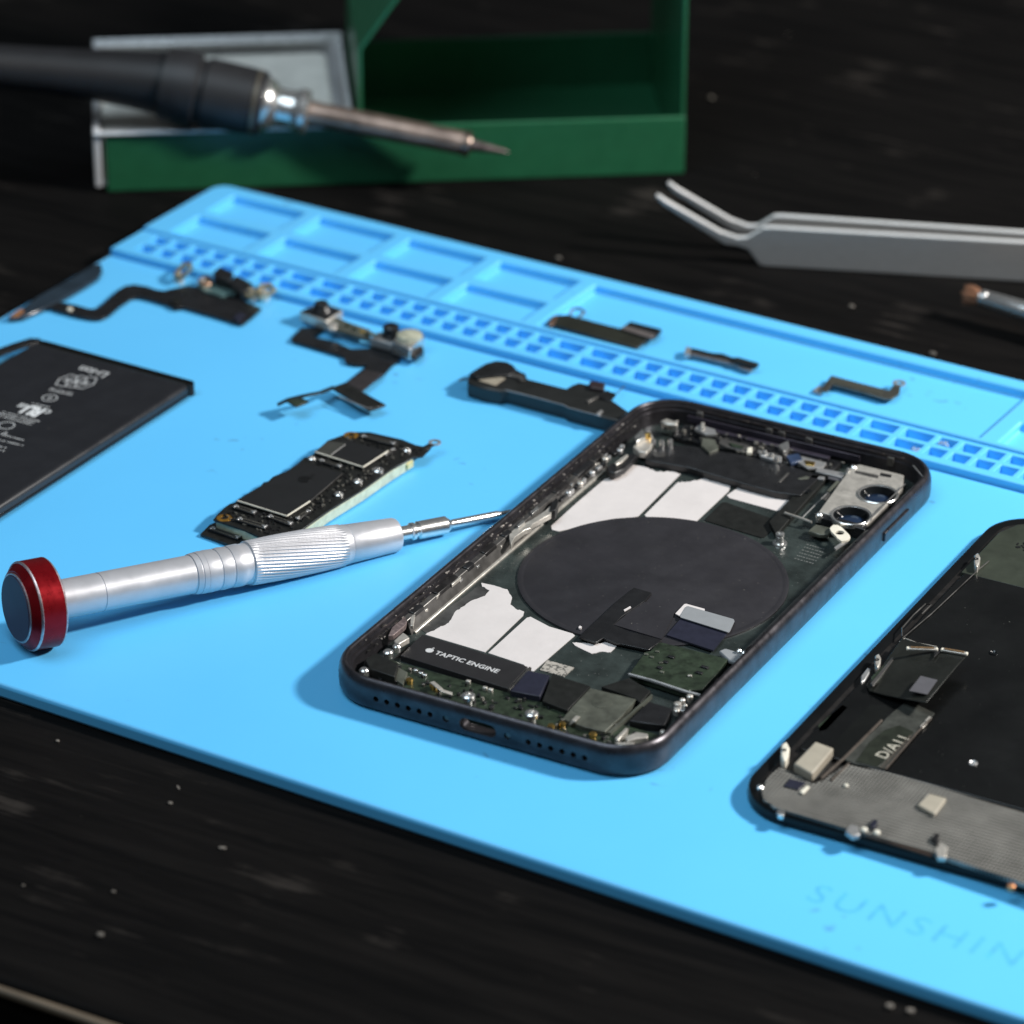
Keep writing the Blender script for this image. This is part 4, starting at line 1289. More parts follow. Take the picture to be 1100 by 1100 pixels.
# long board-to-board connectors
for (x0, y0, x1, y1, wd_, nm) in ((251, 545.5, 275, 553, 1.7, 0), (255, 559, 287, 568.5, 1.9, 0), (288, 556, 314, 565, 1.7, 0), (388, 470, 425, 479, 1.6, 0), (226, 569, 258, 580, 1.7, 1), (343, 496, 367, 503.5, 1.3, 0), (412, 491, 424, 484, 1.2, 0), (318, 560, 333, 550, 1.3, 0)):
    z = LZ if not nm else 0.75
    a, b_ = P(x0, y0, z), P(x1, y1, z)
    mid = (a+b_)/2
    ang = math.atan2(b_.y-a.y, b_.x-a.x)
    L = (b_-a).length
    bm = B()
    box(bm, (mid.x, mid.y, z+0.3), (L, wd_, 0.6), ang)
    cn = lb.part('connector', bm, BLACKP, lowb if nm else up, 0.12)
    bm = B()
    for sgn in (-1, 1):
        c_ = mid+Vector((-math.sin(ang), math.cos(ang), 0))*(sgn*wd_*0.27)
        box(bm, (c_.x, c_.y, z+0.62), (L*0.72, wd_*0.12, 0.06), ang)
    lb.part('contact_row', bm, mat('dim_contact', (0.24, 0.22, 0.18), 0.4, 0.7, vary=0.7, vscale=5000), cn)
    for e_ in (a, b_):
        bm = B()
        dd = (mid-e_).normalized()*0.5
        box(bm, (e_.x+dd.x, e_.y+dd.y, z+0.55), (0.55, wd_*0.75, 0.35), ang)
        box(bm, (e_.x+dd.x*2, e_.y+dd.y*2, z+0.6), (0.9, 0.3, 0.3), ang)
        lb.part('connector_end', bm, STEELR, cn, 0.08)
# tiny surface parts, too many to count
bm = B(); bm2 = B()
rnd = random.Random(21)
def inpoly(x, y, poly):
    c_ = False
    for i in range(len(poly)):
        (x1, y1), (x2, y2) = poly[i], poly[i-1]
        if (y1 > y) != (y2 > y) and x < (x2-x1)*(y-y1)/(y2-y1)+x1:
            c_ = not c_
    return c_
avoid = [[(250, 538), (324, 494), (372, 508), (334, 540), (309, 558)], [(336, 486), (352, 472), (420, 484), (392, 505), (355, 492)]]
cnt = 0
while cnt < 300:
    x, y = rnd.uniform(230, 460), rnd.uniform(464, 578)
    if not all(inpoly(x+i, y+j, outline) for i in (-5, 0, 5) for j in (-3, 0, 3)) or any(inpoly(x, y, q) for q in avoid):
        continue
    p = P(x, y, LZ)
    t_ = bm if rnd.random() < 0.72 else bm2
    box(t_, (p.x, p.y, LZ+0.12), (rnd.choice((.3, .45, .7)), rnd.choice((.25, .3, .5)), rnd.uniform(.2, .5)), rnd.choice((0, 0, math.pi/2))+rnd.uniform(-.05, .05))
    cnt += 1
o = lb.part('surface_parts', bm, BLACKP, up); o['kind'] = 'stuff'
o = lb.part('solder_joints', bm2, mat('dull_solder', (0.20, 0.19, 0.165), 0.45, 0.5, vary=0.4, vscale=2500), up); o['kind'] = 'stuff'
# grounding loop at the far end
bm = ribbon(B(), [P(449, 485, 3.0), P(458, 480, 3.2), P(464, 477, 3.3)], 1.6, 0.3)
lug = lb.part('ground_lug', bm, PCBD, up, 0.05)
p = P(467, 475, 3.3)
bm = B()
nn = 20
lo = []
for z, r in ((3.0, 1.5), (3.0, 0.85), (3.35, 0.85), (3.35, 1.5)):
    lo.append([bm.verts.new((p.x+r*math.cos(2*math.pi*k/nn), p.y+r*math.sin(2*math.pi*k/nn), z)) for k in range(nn)])
for i in range(4):
    A, C = lo[i], lo[(i+1) % 4]
    for k in range(nn):
        j = (k+1) % nn
        bm.faces.new((A[k], A[j], C[j], C[k]))
lb.part('lug_ring', bm, STEELR, lug)

# ------------------------------------------------------------------ screwdriver
A0 = P(16, 653.5, 9.7)
A1 = P(543, 551.5, 1.3)
ax, e1_, e2_, AL = frame_of(A0, A1)
sd = Thing('screwdriver', 'silver precision screwdriver with a red turning cap lying on the mat', 'screwdriver', (A0.x, A0.y, 0))
def along(x, y, z=6.0):   # distance along the axis seen at a pixel
    q = P(x, y, z)
    return (q-A0).dot(ax)
# cap, spinning end, worn rim lines
bm = lathe(B(), A0, A1, [(0.25, 0), (0.25, 7.2), (0.6, 7.7), (0.6, 7.85), (2.1, 9.45), (2.25, 9.6), (7.6, 9.6), (7.9, 9.35), (7.9, 4.0)], 64)
cap = sd.part('cap', bm, RED, smooth=30, label='red anodised turning cap')
sd.part('cap_face', lathe(B(), A0, A1, [(0.0, 0), (0.0, 6.95), (0.3, 7.2), (0.4, 7.0)], 64), CAPF, cap)
sd.part('cap_rim', lathe(B(), A0, A1, [(1.95, 9.37), (2.12, 9.57), (2.35, 9.65), (2.45, 9.59)], 64), EDGEW, cap)
sd.part('cap_rim', lathe(B(), A0, A1, [(7.5, 9.6), (7.7, 9.62), (7.95, 9.4), (7.9, 9.15)], 64), EDGEW, cap)
sd.part('cap_rim', lathe(B(), A0, A1, [(0.2, 7.15), (0.22, 7.35), (0.42, 7.55), (0.5, 7.5)], 64), EDGEW, cap)
d = lambda x, y: along(x, y)
dn = [along(x, y) for x, y in ((98, 640), (200, 617), (206, 616), (212, 615), (228, 612), (242, 609), (257, 606), (265, 604), (368, 580), (374, 578), (432, 567))]
R0 = 4.15
prof = [(5.0, 4.2), (dn[0]-0.1, 4.2), (dn[0], 4.08), (dn[0]+0.25, 4.08), (dn[0]+0.35, 4.2)]
prof += [(dn[1], 4.2), (dn[1]+0.1, 4.4)]
for g in dn[2:6]:
    prof += [(g-0.12, 4.55), (g, 4.4), (g+0.18, 4.4), (g+0.3, 4.55), (g+1.4, 4.66)]
prof += [(dn[6]-0.3, 4.66), (dn[6], 4.5), (dn[7]-0.2, 4.55), (dn[7], 4.9)]
sd.part('handle', lathe(B(), A0, A1, prof, 56), ALU, smooth=30)
# twisted knurl
bm = B()
n = 40
segs = 40
rings = []
for i in range(segs+1):
    t = i/segs
    dd = dn[7]+(dn[8]-dn[7])*t
    c_ = A0+ax*dd
    env = 5.15-0.25*(2*t-1)**2-0.22*t
    fade = min(1, min(t, 1-t)*14)
    ring = []
    for k in range(n*6):
        th = 2*math.pi*k/(n*6)
        ph_ = th*n+t*25.0
        r = env-0.34*fade*(0.5+0.5*math.cos(ph_))**2.0
        ring.append(bm.verts.new(c_+(e1_*math.cos(th)+e2_*math.sin(th))*r))
    rings.append(ring)
for A, C in zip(rings, rings[1:]):
    N = len(A)
    for k in range(N):
        j = (k+1) % N
        bm.faces.new((A[k], A[j], C[j], C[k]))
bm.faces.new(rings[0]); bm.faces.new(rings[-1])
sd.part('knurled_grip', bm, ALU, smooth=80)
sd.part('nose', lathe(B(), A0, A1, [(dn[8]-0.1, 4.6), (dn[8]+0.5, 4.45), (dn[9]-0.2, 4.45), (dn[9], 4.25), (dn[9]+0.4, 4.35), (dn[10]-0.6, 3.85), (dn[10]-0.1, 3.6), (dn[10], 3.2), (dn[10], 1.0)], 56), ALU, smooth=25)
b0 = along(432, 567, 3.5)
b1, b2, b3, b4, b5 = [along(x, y, 2.2) for x, y in ((438, 569), (446, 568), (478, 563), (482, 562), (538, 553))]
sd.part('bit_holder', lathe(B(), A0, A1, [(dn[10]-0.2, 1.6), (b1-1.0, 1.6), (b1-0.7, 2.0), (b1, 2.0), (b1+0.2, 1.55), (b1+0.7, 1.5), (b1+1.1, 2.05), (b3-0.4, 2.05), (b3, 1.8), (b4, 1.1), (b4, 0.5)], 32), STEEL, smooth=30)
sd.part('bit', lathe(B(), A0, A1, [(b4-0.2, 0.98), (b5, 0.98), (b5+0.8, 0.7), (b5+4.5, 0.62), (b5+5.0, 0.3), (b5+5.0, 0)], 24), STEEL, smooth=30)

# ------------------------------------------------------------------ front camera module on its flex
fc = Thing('front_camera_module', 'front camera cluster in silver frames on a branching black flex', 'camera module', P(380, 375, 0))
def fpart(name, pts, z, th, m_, parent=None, bevel=0.0):
    return fc.part(name, pp(pts, z, th), m_, parent, bevel)
bm = B()
fpart('flex_ribbon', [(312.7, 363.5), (323.6, 352), (345, 351), (349, 353.5), (336, 361.5), (360, 367), (378, 375), (396, 374), (407, 366), (430, 378), (430, 386), (421, 393), (411, 404), (399, 412), (389, 420.5), (371, 411.5), (396, 391.5), (384, 392), (371, 389.5), (369, 383), (340, 374), (313, 366)], 0.9, 0.3, FLEX, None, 0.05)
fpart('flex_fold', [(371, 411), (392, 397), (412, 401), (389, 420)], 1.9, 0.5, mat('brown_black_flex', (0.030, 0.026, 0.027), 0.34, 0, 0.5, vary=0.2), None, 0.15)
# first camera in its frame
f1 = fpart('camera_frame', [(321.5, 334), (346, 324), (368.5, 333), (350.5, 345.5)], 3.6, 2.6, NICKEL, None, 0.3)
fpart('frame_top', [(323.5, 334), (346, 325.2), (366.5, 333), (350, 343.6)], 3.75, 0.3, BLACKP, f1, 0.05)
p = P(345.5, 334, 3.7)
fc.part('lens_dome', lathe(B(), (p.x, p.y, 3.6), (p.x, p.y, 9), [(0, 2.9), (0.8, 2.6), (1.5, 1.9), (2.3, 1.7), (2.5, 1.4), (2.4, 0.7), (2.2, 0)], 28), BLACKP, f1)
# bridge
br = fpart('bridge', [(350, 345.8), (359, 339), (372, 345), (386, 350), (398, 354), (398, 364), (384, 360.5), (366, 355), (352, 350)], 2.8, 1.0, OLIVE, None, 0.15)
fpart('bridge_foil', [(349.5, 347), (354, 344), (363, 346), (361, 352), (353, 352.5)], 3.6, 1.2, NICKEL, br, 0.4)
for (x, y) in ((374, 349), (381, 353), (389, 355), (394, 358), (400, 358)):
    p = P(x, y, 3.2)
    bm = B(); box(bm, (p.x, p.y, 3.0), (1.2, 0.9, 0.6), 0.1)
    fc.part('solder_pad', bm, GOLD if x in (389, 400) else PCBG, br, 0.1)
# second camera and projector
f2 = fpart('projector_frame', [(397, 363), (407, 356), (422, 359), (421, 369.5)], 3.4, 2.2, STEELR, None, 0.25)
f3 = fpart('projector_box', [(420.5, 366.5), (431, 354.5), (456.5, 359.5), (440.5, 374.5)], 4.6, 3.4, STEEL, None, 0.35)
p = P(420, 361, 3.4)
fc.part('lens_dome', lathe(B(), (p.x, p.y, 2.6), (p.x, p.y, 9), [(0, 2.4), (1.2, 2.4), (1.4, 2.0), (3.4, 2.0), (3.7, 1.6), (3.5, 0.8), (3.3, 0)], 28), BLACKP, f2)
p = P(440, 361.5, 4.8)
fc.part('projector_window', lathe(B(), (p.x, p.y, 4.5), (p.x, p.y, 9), [(0, 3.2), (0.9, 3.1), (1.1, 2.7), (1.15, 0)], 32), mat('greenish_ceramic', (0.42, 0.42, 0.32), 0.4, 0.1, vary=0.35, vscale=600), f3)
fpart('projector_flap', [(443, 381), (447, 374), (454, 371), (455, 377), (446, 384)], 2.6, 1.4, BLACKP, f3, 0.2)
# connectors at the flex ends
c1_ = fpart('connector', [(355.5, 416), (371, 410.5), (414.5, 434.5), (396.5, 440.5)], 2.8, 0.6, PCBD, None, 0.12)
bm = tube(B(), [P(364, 426, 2.7), P(394, 438.5, 2.7), P(400, 438.5, 2.7)], 0.2, 6)
fc.part('connector_edge', bm, STEELR, c1_)
bm = ribbon(B(), [P(360, 415, 2.8), P(345, 421, 4.0), P(325, 425, 4.4), P(309, 429, 4.1), P(298, 434.5, 3.0)], 1.5, 0.25)
fc.part('thin_flex', bm, mat('dark_teal_flex', (0.012, 0.02, 0.024), 0.35, vary=0.2), None, 0.05)
c2_ = fpart('connector', [(307, 430), (321, 425.5), (332, 431), (318, 436.5)], 4.2, 0.5, PCBG, None, 0.1)

# ------------------------------------------------------------------ earpiece flex
ef = Thing('earpiece_flex', 'black wavy sensor flex with a small earpiece and gold tabs', 'flex cable', P(190, 320, 0))
def epart(name, pts, z, th, m_, parent=None, bevel=0.0):
    return ef.part(name, pp(pts, z, th), m_, parent, bevel)
epart('flex_ribbon', [(42, 326.5), (57, 323), (80, 327), (96, 331.5), (102, 331.5), (108, 328), (126.5, 311.5), (134, 307), (144, 305.3), (158, 307.5), (168, 311), (176, 312), (186, 309.5), (198, 307), (220, 307), (250, 318), (281, 331), (270, 341), (260, 348.5), (232.7, 340), (196, 329.5), (193, 331), (187, 331.5), (180, 327), (160, 321), (148, 318.5), (141, 320), (128, 329), (116, 339), (109, 342), (101, 342.5), (82, 339), (60, 333)], 1.0, 0.5, FLEX, None, 0.08)
er = epart('earpiece', [(229, 291.5), (236, 285.5), (251, 292), (247, 301), (230, 296)], 4.2, 3.6, BLACKP, None, 0.4)
epart('earpiece_body', [(246, 303), (254, 295), (271, 304), (268, 311), (258, 313)], 3.4, 2.8, BLACKP, er, 0.3)
epart('chip', [(182, 323), (189, 318), (195, 321), (190, 328)], 1.5, 0.5, PCBD, None, 0.1)
epart('chip', [(250, 341), (258, 335), (264, 338), (257, 346)], 1.5, 0.5, NAVY, None, 0.1)
epart('gold_tab', [(213, 300), (220, 295), (228, 297), (227, 304), (218, 306)], 2.4, 1.4, mat('rose_gold', (0.62, 0.40, 0.28), 0.32, 0.9, vary=0.3, vscale=700), None, 0.3)
epart('green_film', [(212, 305), (226, 300), (252, 309), (256, 315), (238, 318), (218, 312)], 1.5, 0.5, mat('teal_film', (0.10, 0.18, 0.18), 0.3, 0.3, vary=0.5, vscale=600), None, 0.1)
for pts in ([(188, 296), (192, 290), (198, 284), (204, 283), (205, 289), (198, 296), (193, 299)], [(262, 315), (268, 311), (274, 312), (276, 317), (268, 319)], [(276, 314), (281, 307), (290, 306), (295, 311), (289, 317), (280, 319)]):
    bm = tube(B(), [P(x, y, 2.2+0.8*(i % 2)) for i, (x, y) in enumerate(pts)]+[P(*pts[0], 2.2)], 0.55, 8)
    ef.part('gold_tab', bm, mat('pale_brass', (0.60, 0.52, 0.34), 0.32, 0.9, vary=0.3, vscale=700))
for (x, y) in ((192, 294), (271, 312), (284, 312), (217, 300)):
    p = P(x, y, 2.4)
    bm = lathe(B(), (p.x, p.y, 0.0), (p.x, p.y, 4), [(0, 1.3), (1.8, 1.2), (2.6, 0.8), (2.8, 0)], 12)
    ef.part('contact_lug', bm, NICKEL)
p = P(75, 332.5, 1.1)
ef.part('solder_dot', lathe(B(), (p.x, p.y, 0.9), (p.x, p.y, 3), [(0, 0.8), (0.5, 0.7), (0.8, 0)], 12), CREAM)

# ------------------------------------------------------------------ loudspeaker
sp = Thing('loudspeaker', 'black moulded loudspeaker module with a small beige sticker', 'speaker', P(580, 425, 0))
def spart(name, pts, z, th, m_, parent=None, bevel=0.0):
    return sp.part(name, pp(pts, z, th), m_, parent, bevel)
SZ = 3.9
SPK = mat('black_speaker_plastic', (0.014, 0.0145, 0.014), 0.38, 0, 0.5, vary=0.25, vscale=160, bump=0.08, bscale=2500, rvary=0.1)
body = spart('housing', [(502, 411), (503.5, 401), (510, 396.5), (521, 390), (532, 387.5), (543, 388), (551, 391), (556, 397), (565, 401), (566.5, 406.5), (590, 412.5), (608, 417), (615, 413), (622, 410.5), (633, 413), (650, 418), (657, 429), (674, 441), (688, 448), (684, 456), (660, 450.5), (646, 447), (610, 437.5), (606, 434.5), (575, 426.5), (545, 418.5), (538, 419.5), (520, 416.5)], SZ, SZ-0.1, SPK, None, 0.45)
spart('round_cap', [(505, 401), (522, 390), (533, 387), (544, 388), (551, 391.5), (555, 397), (548, 402), (528, 404), (512, 406)], SZ+0.7, 0.8, BLACKP, body, 0.3)
spart('sticker', [(514.5, 408.5), (526, 402), (543, 406.5), (532, 414)], SZ+0.12, 0.2, mat('beige_sticker', (0.30, 0.26, 0.20), 0.6, vary=0.35, vscale=1300), body)
spart('cable_bracket', [(537, 402), (541, 399), (562, 403), (564, 408), (559, 408.5), (556, 405.5), (543, 403)], SZ+0.5, 0.5, CHASS, body, 0.1)
spart('terminal_block', [(632, 412), (635, 408), (650, 411), (649, 418), (634, 416)], SZ+1.0, 1.2, mat('wine_black_plastic', (0.03, 0.02, 0.022), 0.35, vary=0.2), body, 0.3)
spart('ridge', [(629, 430), (643, 424), (645, 425), (632, 432)], SZ+0.35, 0.4, CHASS, body, 0.1)
spart('ridge', [(640, 444), (645, 440), (648, 441), (643, 446)], SZ+0.35, 0.4, STEELR, body, 0.1)
spart('step_block', [(640, 423), (652, 419), (662, 423), (656, 430), (646, 428)], SZ+0.4, 0.6, BLACKP, body, 0.15)
bm = tube(B(), [P(543, 419, SZ), P(575, 427, SZ), P(606, 435.3, SZ), P(610, 437.8, SZ), P(646, 447.3, SZ)], 0.16, 6)
sp.part('moulded_edge', bm, STEELR, body)
bm = tube(B(), [P(504, 408, 2.8), P(498, 407, 2.9), P(493, 409, 2.6)], 0.25, 6)
sp.part('antenna_tag', bm, OLIVE)
bm = tube(B(), [P(663, 423, 2.0), P(668, 417, 1.6), P(671, 415, 1.4)], 0.15, 6)
sp.part('antenna_tag', bm, OLIVE)

# ------------------------------------------------------------------ shield cover and brackets in the big compartment
CF = 0.75
cv = Thing('connector_cover', 'dark green black shield cover with a grey stripe in the mat compartment', 'shield cover', P(645, 355, CF))
c_ = cv.part('plate', pp([(590, 347.5), (599, 338), (610, 338), (654, 349.5), (667, 352.5), (699, 362), (684, 373.5), (640, 361.5)], CF+1.5, 0.7, ), mat('green_black_cover', (0.018, 0.019, 0.014), 0.42, 0, 0.5, vary=0.25, vscale=200), None, 0.15)
cv.part('raised_end', pp([(667, 352.5), (677, 345), (711, 353.5), (704, 361), (699, 362.5)], CF+2.0, 1.0), BLACKP, c_, 0.15)
cv.part('grey_stripe', pp([(666, 352.5), (672, 349.8), (704, 359), (699, 363), (694, 361.5)], CF+2.15, 0.4), mat('warm_grey_film', (0.14, 0.12, 0.115), 0.4, 0.2, vary=0.15), c_, 0.08)
cv.part('copper_lug', pp([(588, 347), (594, 339), (600, 338), (596, 347), (592, 349)], CF+1.6, 1.2), mat('brown_copper', (0.22, 0.14, 0.10), 0.4, 0.7, vary=0.3), c_, 0.2)
bm = tube(B(), [P(612, 338, CF+1.4), P(615, 332, CF+2.2), P(622, 331, CF+2.4), P(628, 335, CF+1.8), P(622, 341, CF+1.4)], 0.35, 6)
cv.part('wire_lug', bm, mat('grey_brown_wire', (0.20, 0.17, 0.15), 0.4, 0.7), c_)
for x0, y0 in ((605, 353), (660, 367), (690, 366)):
    p = P(x0, y0-2, CF+0.6)
    bm = B(); box(bm, (p.x, p.y, CF+0.45), (1.6, 1.6, 0.9))
    cv.part('foot', bm, BLACKP, c_)
b1t = Thing('narrow_bracket', 'narrow grey metal bracket with a stepped black end in the mat compartment', 'bracket', P(775, 385, CF))
q = b1t.part('strip', pp([(735, 379), (738, 373), (748, 374.5), (766, 379), (778, 381), (792, 385), (813, 391), (806, 398), (797, 395.5), (789, 391.5), (760, 384.5)], CF+1.0, 0.9), mat('warm_grey_metal', (0.22, 0.20, 0.20), 0.38, 0.7, vary=0.25, vscale=400), None, 0.12)
b1t.part('black_film', pp([(740, 373), (766, 379), (776, 379.5), (787, 384), (810, 389), (806, 392), (786, 387), (764, 382), (744, 377)], CF+1.25, 0.3), BLACKM, q, 0.05)
b1t.part('black_end', pp([(786, 384), (793, 383.5), (815.5, 390), (812, 393.5), (790, 388.5)], CF+1.9, 0.8), BLACKM, q, 0.1)
b1t.part('end_tab', pp([(735, 380), (737, 372), (742, 373), (741, 380)], CF+1.6, 1.2), STEELR, q, 0.1)
b2t = Thing('hooked_bracket', 'grey metal bracket with hooked ends and a ring in the mat compartment', 'bracket', P(925, 415, CF))
q = b2t.part('strip', pp([(880, 419.5), (893, 403), (925, 411.5), (955, 419), (961, 412), (968, 413), (966, 423), (958, 428), (950, 428), (925, 420.5), (894, 412.5), (889, 420)], CF+1.3, 0.5), mat('olive_grey_metal', (0.115, 0.115, 0.10), 0.36, 0.7, vary=0.25, vscale=300), None, 0.12)
b2t.part('tape', pp([(893, 403.5), (925, 412), (950, 418.5), (946, 424), (925, 418.5), (897, 411), (890, 412)], CF+1.45, 0.2), BLACKM if False else mat('dark_olive_tape', (0.05, 0.05, 0.04), 0.45), q, 0.04)
b2t.part('foot_lug', pp([(873, 420), (879, 414), (887, 417), (881, 423)], CF+0.5, 0.45), STEELR, q, 0.1)
p = P(966, 411, CF+1.6)
bm = B()
lo = []
for z, r in ((CF+1.2, 1.6), (CF+1.2, 0.8), (CF+1.6, 0.8), (CF+1.6, 1.6)):
    lo.append([bm.verts.new((p.x+r*math.cos(2*math.pi*k/20), p.y+r*math.sin(2*math.pi*k/20), z)) for k in range(20)])
for i in range(4):
    A, C = lo[i], lo[(i+1) % 4]
    for k in range(20):
        j = (k+1) % 20
        bm.faces.new((A[k], A[j], C[j], C[k]))
b2t.part('ring', bm, STEELR, q)
bm = B(); p = P(950, 425, CF+0.5); box(bm, (p.x, p.y, CF+0.42), (2.0, 1.2, 0.84))
b2t.part('foot_lug', bm, STEELR, q, 0.1)

# dark plate over the left edge of the mat
dpl = Thing('smoked_plate', 'dark glossy smoked plastic strip lying along the left edge of the mat', 'strip', P(60, 312, 0))
q = dpl.part('strip', pp([(8, 342), (20, 333), (40, 318), (75, 299), (98, 285), (108, 282), (110, 289), (106, 297), (92, 306), (66, 321), (48, 330), (24, 340)], 1.5, 1.2), mat('smoked_blue_plastic', (0.02, 0.032, 0.045), 0.2, 0, 0.6, vary=0.3, vscale=150), None, 0.35)
dpl.part('amber_end', pp([(10, 340), (22, 331), (26, 334), (18, 340)], 1.7, 0.6), mat('amber_plastic', (0.30, 0.13, 0.05), 0.4, vary=0.3), q, 0.1)

# crumbs of clear plastic in the mat's holes
for i, (x, y, lab) in enumerate(((1013, 475, 'tiny clear plastic crumb in a square hole of the mat'), (984, 481.5, 'tiny clear plastic crumb in a long slot of the mat'))):
    p = P(x, y, 1.8)
    bm = B()
    bmesh.ops.create_icosphere(bm, subdivisions=2, radius=1.3, matrix=Matrix.Translation((p.x, p.y, 0.9)) @ Matrix.Diagonal((1.2, 0.8, 0.9, 1)))
    rnd = random.Random(i)
    for v in bm.verts:
        v.co += Vector((rnd.uniform(-.25, .25), rnd.uniform(-.25, .25), rnd.uniform(-.25, .25)))
    o = mesh_obj('plastic_crumb', bm, mat('clear_plastic', (0.75, 0.85, 0.9), 0.15, trans=0.75), Vector((p.x, p.y, 0.15)), smooth=10)
    o.location = Vector((p.x, p.y, 0.15))*MM
    tag(o, lab, 'crumb')

# ------------------------------------------------------------------ tweezers standing on edge on the table
tw = Thing('tweezers', 'grey steel tweezers with upturned tips lying on edge on the table', 'tweezers', P(900, 290, TZ))
t0 = P(812, 286, TZ)
t1 = P(1100, 303.5, TZ)
td = (t1-t0); td.z = 0; td.normalize()
tn = Vector((-td.y, td.x, 0))
def arm(off0, off1, shift=0.0):
    """sheet steel arm: outline in (along, up) given a thickness across"""
    prof_ = [(-26.5, 17.6), (-25.9, 18.2), (-23.5, 16.6), (-9.5, 9.0), (-5, 7.6), (-2.5, 7.9), (1.5, 10.9), (4, 11.1), (70, 11.1), (110, 10.4), (128, 9.0), (128, 2.0), (110, 0.6), (70, 0.05), (2.5, 0.0), (0.8, 0.3), (-2.2, 4.4), (-4.8, 5.2), (-8, 5.4), (-10.5, 6.8), (-24.6, 15.4)]
    bm = B()
    lo, hi = [], []
    for s_, z_ in prof_:
        w_ = off0+(off1-off0)*(s_+26)/154.0
        c_ = t0+td*(s_+shift)+tn*w_
        lo.append(bm.verts.new((c_.x, c_.y, TZ+z_)))
        c2 = c_+tn*1.8
        hi.append(bm.verts.new((c2.x, c2.y, TZ+z_)))
    bm.faces.new(lo); bm.faces.new(hi[::-1])
    for i in range(len(lo)):
        j = (i+1) % len(lo)
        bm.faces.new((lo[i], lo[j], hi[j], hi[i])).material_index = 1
    return bm
TWM = mat('satin_tweezer_steel', (0.60, 0.585, 0.57), 0.40, 0.7, vary=0.06, vscale=300, rvary=0.05, stretch=(1, 1, 6))
EDGE_GLEAM = mat('tweezer_edge_gleam', (0.86, 0.85, 0.83), 0.32, 0.35, vary=0.05)  # edges paler than the faces: the bright gleam is put into their colour
arm1 = tw.part('arm', arm(0.0, 0.0), TWM, None, 0.42, 3, 30)
arm2 = tw.part('arm', arm(8.6, 5.0, 2.0), TWM, None, 0.42, 3, 30)
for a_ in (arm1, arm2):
    a_.data.materials.append(EDGE_GLEAM)
bm = B()
c_ = t0+td*121+tn*1.4
c_ = t0+td*121+tn*3.8
box(bm, (c_.x, c_.y, TZ+5.5), (14, 5.0, 6.5), math.atan2(td.y, td.x))
tw.part('joint', bm, TWM, None, 0.3)

# ------------------------------------------------------------------ brush
br_ = Thing('brush', 'small brush with brown bristles and a metal ferrule on the table', 'brush', P(1075, 345, TZ))
k0, k1 = P(1053, 320, 3.5), P(1112, 338, 3.0)
a_, f1_, f2_, L_ = frame_of(k0, k1)
br_.part('ferrule', lathe(B(), k0, k1, [(0, 1.9), (0.3, 2.2), (2, 2.25), (2.2, 2.1), (2.5, 2.25), (14, 2.6), (14.2, 2.4)], 28), STEEL, smooth=30)
br_.part('handle', lathe(B(), k0, k1, [(13.8, 2.5), (30, 3.6), (60, 4.2), (120, 3.0), (128, 1.2), (129, 0)], 28), BLACKP)
bm = B()
rnd = random.Random(2)
for k in range(220):
    th, rr = rnd.uniform(0, 6.283), 1.75*math.sqrt(rnd.random())
    o_ = (f1_*math.cos(th)+f2_*math.sin(th))
    st_ = k0+a_*0.3+o_*rr
    en = k0-a_*rnd.uniform(2.6, 4.6)+o_*(rr*rnd.uniform(0.9, 1.7))+Vector((0, 0, rnd.uniform(-0.3, 0.5)))
    tube(bm, [st_, (st_+en)/2+o_*0.12, en], [0.14, 0.12, 0.05], 4)
o = br_.part('bristles', bm, BRIST)
o['kind'] = 'stuff'

# ------------------------------------------------------------------ iron stand
sA, sB = P(115, 207, TZ), P(735, 187, TZ)
su = (sB-sA).normalized()
sn = Vector((-su.y, su.x, 0))
SL = (sB-sA).length
def sp3(u_, n_, z):
    q = sA+su*u_+sn*n_
    return Vector((q.x, q.y, z))
def sbox(u0, u1, n0, n1, z0, z1, bm=None):
    return prism(bm or B(), [(sp3(u_, n_, 0).x, sp3(u_, n_, 0).y) for u_, n_ in ((u0, n0), (u1, n0), (u1, n1), (u0, n1))], z0, z1)
sd_ = Thing('iron_stand', 'green painted steel soldering iron stand with a tall side plate', 'stand', sp3(SL/2, 30, TZ))
TOPZ = 13.2
sd_.part('front_lip', sbox(0.0, SL, 0, 1.2, TZ, TOPZ), GREEN, None, 0.55, 3)
sd_.part('base', sbox(1.0, SL-1.2, 1.2, 64, TZ+0.3, TZ+1.5), GREEN)
sd_.part('rear_lip', sbox(70, SL-1.2, 63.5, 64.7, TZ+0.2, TOPZ+0.4), GREEN, None, 0.4)
sd_.part('side_plate', sbox(SL-1.25, SL, 1.25, 66, TZ, 96), GREEN, None, 0.4)
sd_.part('added_shade_plate', sbox(94, SL-1.3, 5.0, 36, 92, 93.2), GREEN, None, 0.3)  # unseen plate above the view, added to shade the stand's inside
# inner plate leaning outwards above a bend
bm = B()
sec = [(68.0, TZ+1.5), (68.0, 33.5), (94, 70), (94, 93), (95.2, 91.9), (95.2, 69.2), (69.2, 33.0), (69.2, TZ+1.5)]
lo = [bm.verts.new(sp3(u_, 5.0, z)) for u_, z in sec]
hi = [bm.verts.new(sp3(u_, 62.0, z)) for u_, z in sec]
bm.faces.new(lo); bm.faces.new(hi[::-1])
for i in range(len(sec)):
    j = (i+1) % len(sec)
    bm.faces.new((lo[i], lo[j], hi[j], hi[i]))
sd_.part('bent_plate', bm, GREEN, None, 0.3)
